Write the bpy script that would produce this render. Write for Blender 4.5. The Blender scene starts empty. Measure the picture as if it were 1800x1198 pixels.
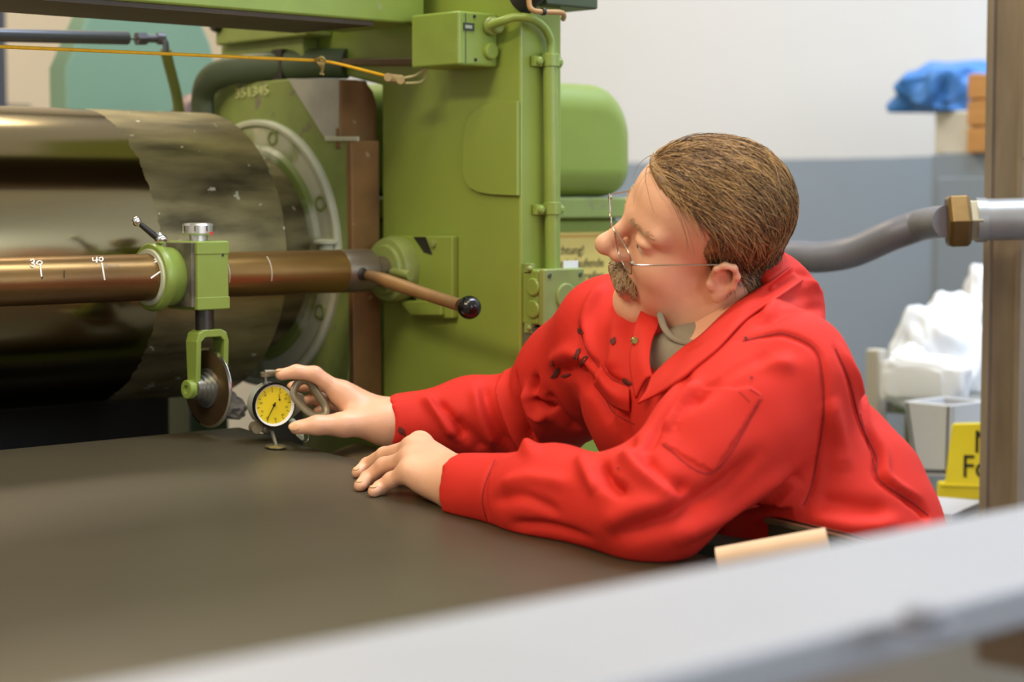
import bpy, bmesh, math, random
import numpy as np
from mathutils import Vector, Matrix

scene = bpy.context.scene
R = math.radians

# ------------------------------------------------------------------ camera
FPX, CXP, CYP = 3500.0, 900.0, 599.0           # 70 mm lens on 36 mm, 1800x1198 frame
YAW, PITCH = R(46.5), R(-4.07)
CAM = np.array([0.0, 0.0, 1.35])
FW = np.array([math.cos(YAW)*math.cos(PITCH), math.sin(YAW)*math.cos(PITCH), math.sin(PITCH)])
RT = np.array([math.sin(YAW), -math.cos(YAW), 0.0])
UP = np.cross(RT, FW)
cd = bpy.data.cameras.new('camera'); cam = bpy.data.objects.new('camera', cd)
scene.collection.objects.link(cam)
cd.sensor_width = 36.0; cd.lens = 70.0; cd.clip_start = 0.05; cd.clip_end = 60
cam.matrix_world = Matrix([[RT[0], UP[0], -FW[0], CAM[0]], [RT[1], UP[1], -FW[1], CAM[1]],
                           [RT[2], UP[2], -FW[2], CAM[2]], [0, 0, 0, 1]])
cd.dof.use_dof = True; cd.dof.focus_distance = 2.42; cd.dof.aperture_fstop = 3.5
scene.camera = cam

# ------------------------------------------------------------------ world, lamps, exposure
w = bpy.data.worlds.new('world'); scene.world = w; w.use_nodes = True
w.node_tree.nodes['Background'].inputs[0].default_value = (0.86, 0.82, 0.74, 1)
w.node_tree.nodes['Background'].inputs[1].default_value = 0.55
vs = scene.view_settings
vs.view_transform = 'Standard'; vs.look = 'None'; vs.gamma = 1.0; vs.use_curve_mapping = False
vs.exposure = 0.35

def area(name, loc, target, sx, sy, power, col):
    l = bpy.data.lights.new(name, 'AREA'); l.shape = 'RECTANGLE'; l.size = sx; l.size_y = sy
    l.energy = power; l.color = col
    o = bpy.data.objects.new(name, l); scene.collection.objects.link(o)
    o.location = loc
    o.rotation_euler = (Vector(target) - Vector(loc)).to_track_quat('-Z', 'Y').to_euler()
    return o
WARM = (1.0, 0.84, 0.60); COOL = (0.74, 0.86, 1.0)
area('ceiling_lamp_light', (0.55, 1.3, 3.3), (0.55, 1.3, 0), 1.6, 0.5, 19, WARM)
area('ceiling_lamp_light', (2.0, 3.9, 3.6), (2.0, 3.9, 0), 1.6, 0.5, 40, WARM)
area('ceiling_lamp_light', (-1.2, 1.6, 3.3), (-0.9, 1.7, 0), 1.6, 0.5, 70, WARM)
area('window_daylight', (2.75, -3.42, 2.4), (2.75, 0, 2.0), 2.7, 1.8, 60, COOL)
area('window_daylight', (0.2, -3.42, 2.4), (0.2, 0, 2.0), 1.6, 1.8, 45, COOL)
area('skylight_daylight', (3.45, 1.2, 4.5), (3.6, 1.2, 0), 0.9, 3.6, 190, COOL)

# ------------------------------------------------------------------ pixel <-> place helpers (used to survey the room)
def ray(x, y): return FW + (x-CXP)/FPX*RT + (CYP-y)/FPX*UP
def P(x, y, d): return CAM + d*ray(x, y)
def pln(x, y, n, c):
    n = np.array(n, float); v = ray(x, y); return CAM + (c-CAM@n)/(v@n)*v
def PX(x, y, c): return pln(x, y, (1, 0, 0), c)
def PY(x, y, c): return pln(x, y, (0, 1, 0), c)
def PZ(x, y, c): return pln(x, y, (0, 0, 1), c)
SL = 0.08
def sheet_z(Y): return 1.026 + SL*(Y-2.03)
def PS(x, y, off=0.0): return pln(x, y, (0, -SL, 1), 1.026-SL*2.03+off)
def proj(p):
    v = np.asarray(p)-CAM; d = v@FW
    return np.stack([CXP+FPX*(v@RT)/d, CYP-FPX*(v@UP)/d, d], -1)

# ------------------------------------------------------------------ materials
def srgb(r, g, b):
    f = lambda c: (c/255/12.92) if c/255 <= .04045 else ((c/255+.055)/1.055)**2.4
    return (f(r), f(g), f(b), 1)
MATS = {}
def mat(name, col, rough=.5, metal=0., var=.0, vscale=8., bump=0., bscale=60., col2=None, stretch=None,
        spec=.5, coat=0., sss=0., alpha=1., trans=0., emit=None, spots=None, thr=(.45, .6), detail=4):
    """Principled material; col2/var mix in a second colour by noise, spots = (colour, scale, threshold)."""
    if name in MATS: return MATS[name]
    m = bpy.data.materials.new(name); m.use_nodes = True; MATS[name] = m
    nt = m.node_tree; b = nt.nodes['Principled BSDF']
    b.inputs['Base Color'].default_value = col; b.inputs['Roughness'].default_value = rough
    b.inputs['Metallic'].default_value = metal; b.inputs['Specular IOR Level'].default_value = spec
    b.inputs['Coat Weight'].default_value = coat; b.inputs['Alpha'].default_value = alpha
    b.inputs['Transmission Weight'].default_value = trans
    if sss:
        b.inputs['Subsurface Weight'].default_value = sss; b.inputs['Subsurface Radius'].default_value = (1., .35, .2)
        b.inputs['Subsurface Scale'].default_value = .006
    if emit: b.inputs['Emission Color'].default_value = emit[0]; b.inputs['Emission Strength'].default_value = emit[1]
    tc = nt.nodes.new('ShaderNodeTexCoord'); src = tc.outputs['Object']
    if stretch:
        mp = nt.nodes.new('ShaderNodeMapping'); mp.inputs['Scale'].default_value = stretch
        nt.links.new(src, mp.inputs[0]); src = mp.outputs[0]
    last = None
    if var or col2:
        n = nt.nodes.new('ShaderNodeTexNoise'); n.inputs['Scale'].default_value = vscale; n.inputs['Detail'].default_value = detail
        nt.links.new(src, n.inputs['Vector'])
        rp = nt.nodes.new('ShaderNodeValToRGB')
        if col2:
            rp.color_ramp.elements[0].position = thr[0]; rp.color_ramp.elements[1].position = thr[1]
            rp.color_ramp.elements[0].color = col; rp.color_ramp.elements[1].color = col2
        else:
            rp.color_ramp.elements[0].position = .3; rp.color_ramp.elements[1].position = .7
            rp.color_ramp.elements[0].color = tuple(c*(1-var) for c in col[:3])+(1,)
            rp.color_ramp.elements[1].color = tuple(min(1, c*(1+var)) for c in col[:3])+(1,)
        nt.links.new(n.outputs['Fac'], rp.inputs[0]); last = rp.outputs[0]
    if spots:
        n2 = nt.nodes.new('ShaderNodeTexNoise'); n2.inputs['Scale'].default_value = spots[1]; n2.inputs['Detail'].default_value = 5
        nt.links.new(tc.outputs['Object'], n2.inputs['Vector'])
        rp2 = nt.nodes.new('ShaderNodeValToRGB')
        rp2.color_ramp.elements[0].position = spots[2]; rp2.color_ramp.elements[1].position = spots[2]+.05
        nt.links.new(n2.outputs['Fac'], rp2.inputs[0])
        mx = nt.nodes.new('ShaderNodeMix'); mx.data_type = 'RGBA'
        nt.links.new(rp2.outputs[0], mx.inputs[0])
        if last: nt.links.new(last, mx.inputs[6])
        else: mx.inputs[6].default_value = col
        mx.inputs[7].default_value = spots[0]; last = mx.outputs[2]
    if last: nt.links.new(last, b.inputs['Base Color'])
    if bump:
        n3 = nt.nodes.new('ShaderNodeTexNoise'); n3.inputs['Scale'].default_value = bscale; n3.inputs['Detail'].default_value = 4
        nt.links.new(src, n3.inputs['Vector'])
        bp = nt.nodes.new('ShaderNodeBump'); bp.inputs['Strength'].default_value = bump; bp.inputs['Distance'].default_value = .01
        nt.links.new(n3.outputs['Fac'], bp.inputs['Height']); nt.links.new(bp.outputs[0], b.inputs['Normal'])
    return m

GREEN = mat('green_machine_paint', srgb(132, 150, 64), .32, var=.07, vscale=5, bump=.03, bscale=14, spots=(srgb(150, 152, 110), 60, .76))
GREENW = mat('worn_green_paint', srgb(132, 146, 78), .42, var=.12, vscale=18, bump=.06, bscale=40, spots=(srgb(122, 116, 98), 26, .66))
GREENL = mat('bright_green_paint', srgb(130, 150, 66), .35, var=.08, vscale=14, bump=.05, bscale=40, spots=(srgb(150, 150, 120), 40, .70))
GREEND = mat('dark_green_paint', srgb(62, 74, 50), .45, var=.15, vscale=10)
TURQ = mat('turquoise_paint', srgb(112, 142, 120), .6, var=.05, vscale=3)
STEEL = mat('bare_steel', srgb(165, 165, 158), .35, .9, var=.12, vscale=20, bump=.03)
STEELD = mat('dark_steel', srgb(70, 68, 64), .42, .8, var=.2, vscale=14)
CHROME = mat('chrome', srgb(225, 225, 225), .18, 1.)
RUST = mat('rusty_brown_steel', srgb(146, 110, 66), .5, .1, col2=srgb(104, 76, 48), vscale=9, thr=(.35, .7), bump=.05, spots=(srgb(170, 150, 120), 55, .72))
BLACK = mat('black_plastic', srgb(18, 16, 16), .18)
DARK = mat('dark_grime_and_shade', srgb(34, 32, 28), .6, var=.2)  # dark marks and grime, also painted shade on the panel behind the roll
CREAM = mat('cream_wall_paint', srgb(205, 186, 156), .8, var=.03, vscale=2)
GREYW = mat('pale_grey_paint', srgb(146, 147, 153), .5, var=.02)
WHITE = mat('white_paint', srgb(225, 225, 228), .55, var=.02)
CHALK = mat('white_chalk', srgb(235, 232, 222), .9)
GREASE = mat('pale_grease', srgb(190, 192, 165), .55, var=.1, vscale=20, bump=.15, bscale=50)

# ------------------------------------------------------------------ geometry helpers
def nrm(v): v = np.asarray(v, float); return v/np.linalg.norm(v)
def frame_of(axis):
    a = nrm(axis); t = np.array([0, 0, 1.]) if abs(a[2]) < .9 else np.array([1., 0, 0])
    e1 = nrm(np.cross(t, a)); return e1, np.cross(a, e1), a
def gbox(c, h, ax=None):
    c = np.asarray(c, float); ax = np.eye(3) if ax is None else np.asarray(ax)
    s = np.array([[i, j, k] for i in (-1, 1) for j in (-1, 1) for k in (-1, 1)], float)*np.asarray(h)
    return c+s@ax, [(0, 1, 3, 2), (4, 6, 7, 5), (0, 4, 5, 1), (2, 3, 7, 6), (0, 2, 6, 4), (1, 5, 7, 3)]
def gbox2(lo, hi): lo = np.array(lo, float); hi = np.array(hi, float); return gbox((lo+hi)/2, (hi-lo)/2)
def gprism(pts, vec):
    pts = np.asarray(pts, float); n = len(pts); v = np.vstack([pts, pts+np.asarray(vec)])
    f = [tuple(range(n))[::-1], tuple(range(n, 2*n))]+[(i, (i+1) % n, n+(i+1) % n, n+i) for i in range(n)]
    return v, f
def glathe(o, axis, prof, n=48, caps=True):
    """prof: list of (radius, height along axis)"""
    e1, e2, a = frame_of(axis); o = np.asarray(o, float); V = []; Fc = []
    th = np.linspace(0, 2*np.pi, n, endpoint=False); cs = np.cos(th)[:, None]*e1+np.sin(th)[:, None]*e2
    for r, h in prof: V.append(o+a*h+cs*max(r, 1e-5))
    V = np.vstack(V); m = len(prof)
    for i in range(m-1):
        for j in range(n):
            Fc.append((i*n+j, i*n+(j+1) % n, (i+1)*n+(j+1) % n, (i+1)*n+j))
    if caps: Fc.append(tuple(range(n))[::-1]); Fc.append(tuple((m-1)*n+j for j in range(n)))
    return V, Fc
def gcyl(a, b, r, n=32, r2=None):
    a = np.asarray(a, float); b = np.asarray(b, float); L = np.linalg.norm(b-a)
    return glathe(a, b-a, [(r, 0), (r if r2 is None else r2, L)], n)
def gsphere(c, r, n=20, sc=(1, 1, 1)):
    prof = [(math.sin(t)*r, -math.cos(t)*r) for t in np.linspace(0.02, math.pi-.02, n//2+1)]
    v, f = glathe((0, 0, 0), (0, 0, 1), prof, n); return np.asarray(c)+v*np.asarray(sc), f
def catmull(pts, k=6, closed=False):
    pts = [np.asarray(p, float) for p in pts]; n = len(pts); out = []
    for i in range(n if closed else n-1):
        g = (lambda j: pts[j % n]) if closed else (lambda j: pts[min(max(j, 0), n-1)])
        p0, p1, p2, p3 = g(i-1), g(i), g(i+1), g(i+2)
        for t in np.linspace(0, 1, k, endpoint=False):
            out.append(.5*((2*p1)+(-p0+p2)*t+(2*p0-5*p1+4*p2-p3)*t*t+(-p0+3*p1-3*p2+p3)*t**3))
    if not closed: out.append(pts[-1])
    return np.array(out)
def gtube(pts, r, n=12, smooth=6, closed=False, flat=1.0):
    pts = catmull(pts, smooth, closed) if smooth else np.asarray(pts, float)
    m = len(pts); rr = np.full(m, r) if np.isscalar(r) else np.interp(np.linspace(0, 1, m), np.linspace(0, 1, len(r)), r)
    tg = np.gradient(pts, axis=0) if not closed else np.roll(pts, -1, 0)-np.roll(pts, 1, 0)
    e1, e2, _ = frame_of(tg[0]); V = []; th = np.linspace(0, 2*np.pi, n, endpoint=False)
    for i in range(m):
        t = nrm(tg[i]); e1 = nrm(e1-t*(e1@t)); e2 = np.cross(t, e1)
        V.append(pts[i]+rr[i]*(np.cos(th)[:, None]*e1+flat*np.sin(th)[:, None]*e2))
    V = np.vstack(V); Fc = []
    for i in range(m if closed else m-1):
        k = (i+1) % m
        for j in range(n): Fc.append((i*n+j, i*n+(j+1) % n, k*n+(j+1) % n, k*n+j))
    if not closed: Fc.append(tuple(range(n))[::-1]); Fc.append(tuple((m-1)*n+j for j in range(n)))
    return V, Fc
def gjoin(*gs):
    V = []; Fc = []; o = 0
    for v, f in gs:
        v = np.asarray(v); V.append(v); Fc += [tuple(i+o for i in q) for q in f]; o += len(v)
    return np.vstack(V), Fc
def ggrid(rows):
    """rows: list of equally long lists of points -> open surface"""
    rows = np.array(rows, float); m, n = rows.shape[:2]
    return rows.reshape(-1, 3), [(i*n+j, i*n+j+1, (i+1)*n+j+1, (i+1)*n+j) for i in range(m-1) for j in range(n-1)]

ORG = {}
def new_mesh(name, v, f):
    me = bpy.data.meshes.new(name); me.from_pydata([tuple(map(float, p)) for p in v], [], f); me.update(); return me
def obj(name, geo, m, parent=None, bevel=0., seg=2, ang=35, sub=0, solid=0., fix=True):
    v, f = geo; v = np.asarray(v, float)
    if parent is not None: org = ORG[parent.name]
    else:
        lo, hi = v.min(0), v.max(0); org = np.array([(lo[0]+hi[0])/2, (lo[1]+hi[1])/2, lo[2]])
    me = new_mesh(name, v-org, f)
    if fix:
        bm = bmesh.new(); bm.from_mesh(me); bmesh.ops.recalc_face_normals(bm, faces=bm.faces); bm.to_mesh(me); bm.free()
    me.materials.append(m)
    for p in me.polygons: p.use_smooth = True
    if ang < 179: me.set_sharp_from_angle(angle=R(ang))
    o = bpy.data.objects.new(name, me); scene.collection.objects.link(o)
    if parent is not None: o.parent = parent
    else: o.location = org
    ORG[o.name] = org
    if solid: s = o.modifiers.new('solid', 'SOLIDIFY'); s.thickness = solid; s.offset = 0
    if bevel: b = o.modifiers.new('bevel', 'BEVEL'); b.width = bevel; b.segments = seg; b.limit_method = 'ANGLE'; b.harden_normals = True
    if sub: s = o.modifiers.new('sub', 'SUBSURF'); s.levels = sub; s.render_levels = sub
    return o
def tag(o, label, cat, group=None):
    o['label'] = label; o['category'] = cat
    if group: o['group'] = group
    return o
def struct(o): o['kind'] = 'structure'; return o
def thing(name, label, cat, loc, group=None):
    o = bpy.data.objects.new(name, None); scene.collection.objects.link(o)
    o.location = loc; o.empty_display_size = .05; ORG[o.name] = np.array(loc, float)
    return tag(o, label, cat, group)
def gtext(body, origin, ex, ey, size, depth=.0005, align='LEFT', font_space=1.0):
    c = bpy.data.curves.new('lettering', 'FONT'); c.body = body; c.size = size; c.extrude = depth; c.align_x = align; c.resolution_u = 3
    c.space_character = font_space
    t = bpy.data.objects.new('tmp_text', c); scene.collection.objects.link(t)
    dg = bpy.context.evaluated_depsgraph_get(); me = t.evaluated_get(dg).to_mesh()
    v = np.array([p.co[:] for p in me.vertices]); f = [tuple(p.vertices) for p in me.polygons]
    t.evaluated_get(dg).to_mesh_clear(); bpy.data.objects.remove(t); bpy.data.curves.remove(c)
    ex = nrm(ex); ey = nrm(ey); ez = np.cross(ex, ey)
    return np.asarray(origin)+v[:, :1]*ex+v[:, 1:2]*ey+v[:, 2:]*ez, f
def gring(c, axis, r0, r1, h, n=64):
    """flat ring: inner radius r0, outer r1, height h along axis"""
    return glathe(c, axis, [(r0, 0), (r1, 0), (r1, h), (r0, h), (r0, 0)], n, caps=False)
XA, YA, ZA = np.eye(3)
# ================================================================== the room
floor = struct(obj('floor', gbox2((-5, -3.6, -.1), (4.25, 5.6, 0)), mat('concrete_floor', srgb(105, 102, 98), .7, var=.12, vscale=3, bump=.1)))
# right wall: white above, grey dado below (paint border at about eye level)
zb = PX(1550, 276, 4.1)[2]
m = mat('painted_brick_wall', srgb(226, 226, 226), .75, bump=.12, bscale=9)
nt = m.node_tree; b = nt.nodes['Principled BSDF']
tc = nt.nodes.new('ShaderNodeTexCoord'); sp = nt.nodes.new('ShaderNodeSeparateXYZ'); nt.links.new(tc.outputs['Object'], sp.inputs[0])
nz = nt.nodes.new('ShaderNodeTexNoise'); nz.inputs['Scale'].default_value = 3; nt.links.new(tc.outputs['Object'], nz.inputs['Vector'])
ad = nt.nodes.new('ShaderNodeMath'); ad.operation = 'MULTIPLY_ADD'; ad.inputs[1].default_value = .02; nt.links.new(nz.outputs['Fac'], ad.inputs[0]); nt.links.new(sp.outputs[2], ad.inputs[2])
gt = nt.nodes.new('ShaderNodeMath'); gt.operation = 'GREATER_THAN'; gt.inputs[1].default_value = zb+.01; nt.links.new(ad.outputs[0], gt.inputs[0])
mx = nt.nodes.new('ShaderNodeMix'); mx.data_type = 'RGBA'; nt.links.new(gt.outputs[0], mx.inputs[0])
mx.inputs[6].default_value = srgb(148, 163, 182); mx.inputs[7].default_value = srgb(226, 230, 238); nt.links.new(mx.outputs[2], b.inputs['Base Color'])
struct(obj('wall_right', gbox2((4.1, -3.6, 0), (4.25, 5.6, 4.6)), m))
struct(obj('wall_back', gbox2((-5, 5.45, 0), (4.1, 5.6, 4.6)), CREAM))
wm = mat('cream_front_wall', srgb(214, 204, 180), .8, var=.04)
struct(obj('wall_front', gjoin(gbox2((-5, -3.6, 0), (4.1, -3.45, 1.5)), gbox2((-5, -3.6, 3.3), (4.1, -3.45, 4.6)),
                              gbox2((-5, -3.6, 1.5), (-.6, -3.45, 3.3)), gbox2((1.0, -3.6, 1.5), (1.4, -3.45, 3.3))), wm))
for i, (x0, x1) in enumerate(((-.6, 1.0), (1.4, 4.1))):
    wn = struct(obj('window_%d' % (i+1), gjoin(gbox2((x0, -3.56, 1.5), (x1, -3.5, 1.55)), gbox2((x0, -3.56, 3.25), (x1, -3.5, 3.3)),
                *[gbox2((x, -3.56, 1.5), (x+.05, -3.5, 3.3)) for x in np.linspace(x0, x1-.05, 3 if i == 0 else 4)]), WHITE))
    obj('window_pane', gbox2((x0, -3.535, 1.5), (x1, -3.53, 3.3)), mat('window_glass', (.8, .9, 1, 1), .05, alpha=.25), wn)
for (x, y, z), wh in zip(((.55, 1.3, 3.3), (2.0, 3.9, 3.6), (-1.2, 1.6, 3.3)), ('over the rubber sheet', 'behind the gearbox', 'beyond the far end of the roll')):
    t = thing('ceiling_lamp', 'long white fluorescent ceiling lamp hanging '+wh, 'lamp', (x, y, z), 'fluorescent ceiling lamps')
    obj('housing', gbox2((x-.82, y-.27, z+.02), (x+.82, y+.27, z+.08)), WHITE, t, bevel=.01)
    for dx in (-.6, .6): obj('chain', gcyl((x+dx, y, z+.07), (x+dx, y, 4.6), .006, 8), STEEL, t)

# ================================================================== calender: roll and frame
RC = np.array([0, 2.48, 1.268]); RR = .21; XR = 1.7195; XB = 1.82; XF = 1.874; YF = PX(915, 300, 1.874)[1]
m = mat('polished_roll_steel', srgb(150, 145, 125), .2, 1.)
nt = m.node_tree; b = nt.nodes['Principled BSDF']
tc = nt.nodes.new('ShaderNodeTexCoord'); sp = nt.nodes.new('ShaderNodeSeparateXYZ'); nt.links.new(tc.outputs['Object'], sp.inputs[0])
mp = nt.nodes.new('ShaderNodeMapping'); mp.inputs['Scale'].default_value = (30, 60, 60); nt.links.new(tc.outputs['Object'], mp.inputs[0])
n1 = nt.nodes.new('ShaderNodeTexNoise'); n1.inputs['Scale'].default_value = 1; n1.inputs['Detail'].default_value = 3; nt.links.new(mp.outputs[0], n1.inputs['Vector'])
ma = nt.nodes.new('ShaderNodeMath'); ma.operation = 'MULTIPLY_ADD'; ma.inputs[1].default_value = .02; nt.links.new(n1.outputs['Fac'], ma.inputs[0]); nt.links.new(sp.outputs[0], ma.inputs[2])
gt = nt.nodes.new('ShaderNodeMath'); gt.operation = 'GREATER_THAN'; nt.links.new(ma.outputs[0], gt.inputs[0])
mp2 = nt.nodes.new('ShaderNodeMapping'); mp2.inputs['Scale'].default_value = (7, 26, 26); nt.links.new(tc.outputs['Object'], mp2.inputs[0])
n2 = nt.nodes.new('ShaderNodeTexNoise'); n2.inputs['Scale'].default_value = 1; n2.inputs['Detail'].default_value = 5; nt.links.new(mp2.outputs[0], n2.inputs['Vector'])
r2 = nt.nodes.new('ShaderNodeValToRGB'); nt.links.new(n2.outputs['Fac'], r2.inputs[0])
r2.color_ramp.elements[0].position = .3; r2.color_ramp.elements[1].position = .75
r2.color_ramp.elements[0].color = srgb(84, 76, 54); r2.color_ramp.elements[1].color = srgb(184, 170, 124)
n4 = nt.nodes.new('ShaderNodeTexNoise'); n4.inputs['Scale'].default_value = 60; n4.inputs['Detail'].default_value = 2; nt.links.new(tc.outputs['Object'], n4.inputs['Vector'])
g4 = nt.nodes.new('ShaderNodeMath'); g4.operation = 'GREATER_THAN'; g4.inputs[1].default_value = .70; nt.links.new(n4.outputs['Fac'], g4.inputs[0])
m4 = nt.nodes.new('ShaderNodeMix'); m4.data_type = 'RGBA'; nt.links.new(g4.outputs[0], m4.inputs[0]); nt.links.new(r2.outputs[0], m4.inputs[6]); m4.inputs[7].default_value = srgb(215, 212, 190)
mx = nt.nodes.new('ShaderNodeMix'); mx.data_type = 'RGBA'; nt.links.new(gt.outputs[0], mx.inputs[0])
mx.inputs[6].default_value = srgb(146, 132, 98); nt.links.new(m4.outputs[2], mx.inputs[7]); nt.links.new(mx.outputs[2], b.inputs['Base Color'])
def lin(sock_fac, a, c, target):
    q = nt.nodes.new('ShaderNodeMapRange'); q.inputs['To Min'].default_value = a; q.inputs['To Max'].default_value = c
    nt.links.new(sock_fac, q.inputs['Value']); nt.links.new(q.outputs[0], target)
lin(gt.outputs[0], .16, .42, b.inputs['Roughness']); lin(gt.outputs[0], 1.0, .72, b.inputs['Metallic'])
ROLLM = m; ROLLGT = gt
roll = obj('calender_roll', glathe((-.7, RC[1], RC[2]), XA, [(.1, 0), (RR-.004, .001), (RR, .006), (RR, XR+.7-.006), (RR-.005, XR+.7), (.15, XR+.701), (.15, XB+.69)], 160), m, ang=30)
tag(roll, 'large polished steel calender roll with a dull scuffed band at its end', 'roller')
ROLLGT.inputs[1].default_value = 1.505+.008-ORG['calender_roll'][0]
low = obj('lower_roll', glathe((-.7, 2.47, .795), XA, [(.1, 0), (.2, .002), (.2, 2.42), (.15, 2.425), (.15, 2.5)], 96), mat('dark_roll_steel', srgb(40, 38, 34), .4, .8))
tag(obj('shade_panel', gbox2((-.7, 2.70, .25), (XB-.02, 2.72, 1.16)), DARK, bevel=.002), 'added dark panel painting the shade below and behind the polished roll', 'guard')  # dark panel added to fill the gap under the roll with shade
tag(obj('apron_plate', gbox2((1.80, 2.44, .3), (XF-.002, 2.45, 1.03)), mat('dull_grey_apron', srgb(104, 100, 94), .5, .4, var=.2, vscale=12), bevel=.002), 'dull grey apron plate below the end of the roll', 'plate')
tag(low, 'dark lower calender roll beneath the large polished roll', 'roller')

fr = thing('calender_machine', 'green cast iron side frame of the calender carrying the roll bearing', 'machine', (XF, 2.3, 0))
# side plate outline (in the plane X = XF), front corner at Y = YF
yb = PX(672, 500, XF)[1]
obj('side_plate', gprism([(XF, YF, 0), (XF, YF, 2.3), (XF, 2.50, 2.3), (XF, 2.50, PX(530, 100, XF)[2]), (XF, yb-.0, PX(660, 150, XF)[2]), (XF, yb, 0)], (.0785, 0, 0)), GREEN, fr, bevel=.004)
obj('rear_plate', gprism([(XF, 2.75, 0), (XF, 2.75, PX(400, 205, XF)[2]), (XF, 3.1, PX(400, 205, XF)[2]), (XF, 3.1, 0)], (.0785, 0, 0)), GREEND, fr, bevel=.004)
# hatch cover with rounded back corners
hz = [PX(x, y, XF) for x, y in ((915, 178), (880, 179), (858, 183), (840, 193), (826, 211), (820, 235), (818, 270), (818, 300), (822, 318), (830, 330), (845, 338), (870, 342), (915, 344))]
hz[0][1] = YF+.001; hz[-1][1] = YF+.001
obj('hatch_cover', gprism(hz, (-.006, 0, 0)), GREEN, fr, bevel=.0012)
# brown guide plate beside the bearing block
yu, yl = PX(597, 200, XB)[1], PX(618, 420, XB)[1]
obj('guide_plate', gprism([PY(x, y, yu-.003) for x, y in ((598, 140), (628, 140), (645, 146), (656, 160), (662, 180), (664, 205), (666, 262), (598, 262))], (0, .012, 0)), RUST, fr, bevel=.002)
obj('guide_plate', gprism([PY(x, y, yl-.003) for x, y in ((617, 247), (667, 247), (668, 420), (673, 760), (624, 760), (621, 560))], (0, .012, 0)), RUST, fr, bevel=.002)
# bearing block
bl = [PX(x, y, XB) for x, y in ((340, 232), (361, 196), (386, 150), (440, 144), (507, 138), (597, 139), (597, 246), (616, 246), (617, 420), (617, 560), (616, 645), (608, 690))]
bl += [np.array([XB, 2.75, bl[-1][2]]), np.array([XB, 2.75, bl[0][2]])]
blk = obj('bearing_block', gprism(bl, (XF-XB, 0, 0)), GREENW, fr, bevel=.004)
tri = [PX(x, y, XB) for x, y in ((507, 138), (597, 139), (597, 246), (574, 246))]
obj('bare_metal_patch', gprism(tri, (-.0015, 0, 0)), mat('scuffed_bare_metal', srgb(176, 174, 162), .5, .1, var=.12, vscale=25), blk)
obj('lug', gprism([PX(x, y, XB) for x, y in ((574, 240), (632, 240), (632, 248), (574, 248))], (-.004, 0, 0)), GREASE, blk, bevel=.001)
cb = np.array([XB, RC[1], RC[2]])
obj('flange_rim', glathe(cb, -XA, [(.203, 0), (.203, .006), (.199, .010), (.194, .010), (.192, .004)], 128, caps=False), GREASE, blk, ang=30)
obj('flange', glathe(cb, -XA, [(.193, 0), (.193, .003), (.19, .005), (.168, .007), (.16, .016), (.145, .020), (.12, .022)], 128, caps=False),
    mat('greasy_green_flange', srgb(116, 130, 62), .4, col2=srgb(186, 186, 158), vscale=11, thr=(.5, .62), bump=.08, bscale=30), blk, ang=30)
obj('gasket', glathe(cb, -XA, [(.191, .0055), (.186, .0075), (.172, .0085), (.166, .0095)], 128, caps=False), mat('greasy_gasket', srgb(186, 186, 158), .5, col2=srgb(128, 138, 78), vscale=13, thr=(.52, .66), bump=.1, bscale=40), blk, ang=30)
for (x, y) in ((536, 380), (541, 526), (478, 268)):
    p = PX(x, y, XB-.006); q = p-cb; rr = math.hypot(q[1], q[2]); p = cb+q*(.18/rr); p[0] = XB-.004
    bo = obj('flange_bolt', glathe(p, -XA, [(.0125, 0), (.0125, .004), (.0115, .006), (.008, .006), (.007, .003)], 20), GREENW, blk, ang=30)
p = PX(575, 428, XB-.012)
obj('grease_cap', gjoin(glathe(p+(0, 0, -.012), ZA, [(.012, 0), (.012, .012)], 20), glathe(p, ZA, [(.02, 0), (.02, .004), (.012, .007)], 20)), GREASE, blk)
o = PX(414, 173, XB-.0015); t = gtext('351345', o, PX(474, 166, XB-.0015)-o, ZA, .0215, .0015)
v = t[0].copy(); ex = nrm(PX(474, 166, XB-.0015)-o); k = (v-o)@ex; sc = np.linalg.norm(PX(472, 168, XB-.0015)-o)/k.max(); v = v+np.outer(k*(sc-1), ex)
obj('cast_number', (v, t[1]), mat('cast_number_paint', srgb(196, 200, 140), .5), blk)
# top cross beam with its bolted bracket
zq = PY(470, 22, 2.12)[2]
bm_ = obj('cross_beam', gbox2((-.7, 2.12, zq), (XF-.03, 2.30, zq+.12)), GREENL, fr, bevel=.004)
obj('beam_underside', gbox2((-.7, 2.125, zq-.006), (XF-.12, 2.295, zq)), mat('underside_brown', srgb(70, 58, 42), .6, var=.2), bm_)  # thin dark brown sheet along the bottom of the beam
bk = obj('beam_bracket', gprism([PX(x, y, XF-.05) for x, y in ((378, 80), (378, 40), (486, 14), (486, -60), (538, -60), (538, 62))], (.05, 0, 0)), GREENW, fr, bevel=.004)
obj('bracket_foot', gprism([PX(x, y, XF-.03) for x, y in ((388, 110), (388, 79), (532, 64), (532, 100), (500, 104))], (.03, 0, 0)), GREENW, fr, bevel=.003)
for x, y in ((385, 45), (500, 35)):
    p = PX(x, y, XF-.05); obj('bracket_bolt', glathe(p, -XA, [(.011, 0), (.011, .006), (.009, .012), (.004, .013)], 6 if x > 400 else 20), GREENW if x > 400 else STEELD, bk)
# dark curved arm behind the block, brown bar along the frame
obj('curved_arm', gtube([P(610, 112, 2.96), P(540, 112, 3.0), P(470, 117, 3.03), P(400, 126, 3.06), P(367, 143, 3.08), P(356, 175, 3.1), P(360, 230, 3.1)], .014, 16, flat=1.6), GREEND, fr)
obj('arm_bracket', gbox(P(496, 122, 3.02), (.012, .012, .03)), STEELD, fr, bevel=.002)
obj('brown_bar', gprism([PX(x, y, XF-.012) for x, y in ((560, 103), (724, 102), (724, 115), (560, 115))], (.012, 0, 0)), mat('brown_bar_paint', srgb(112, 92, 62), .55), fr, bevel=.002)
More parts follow.
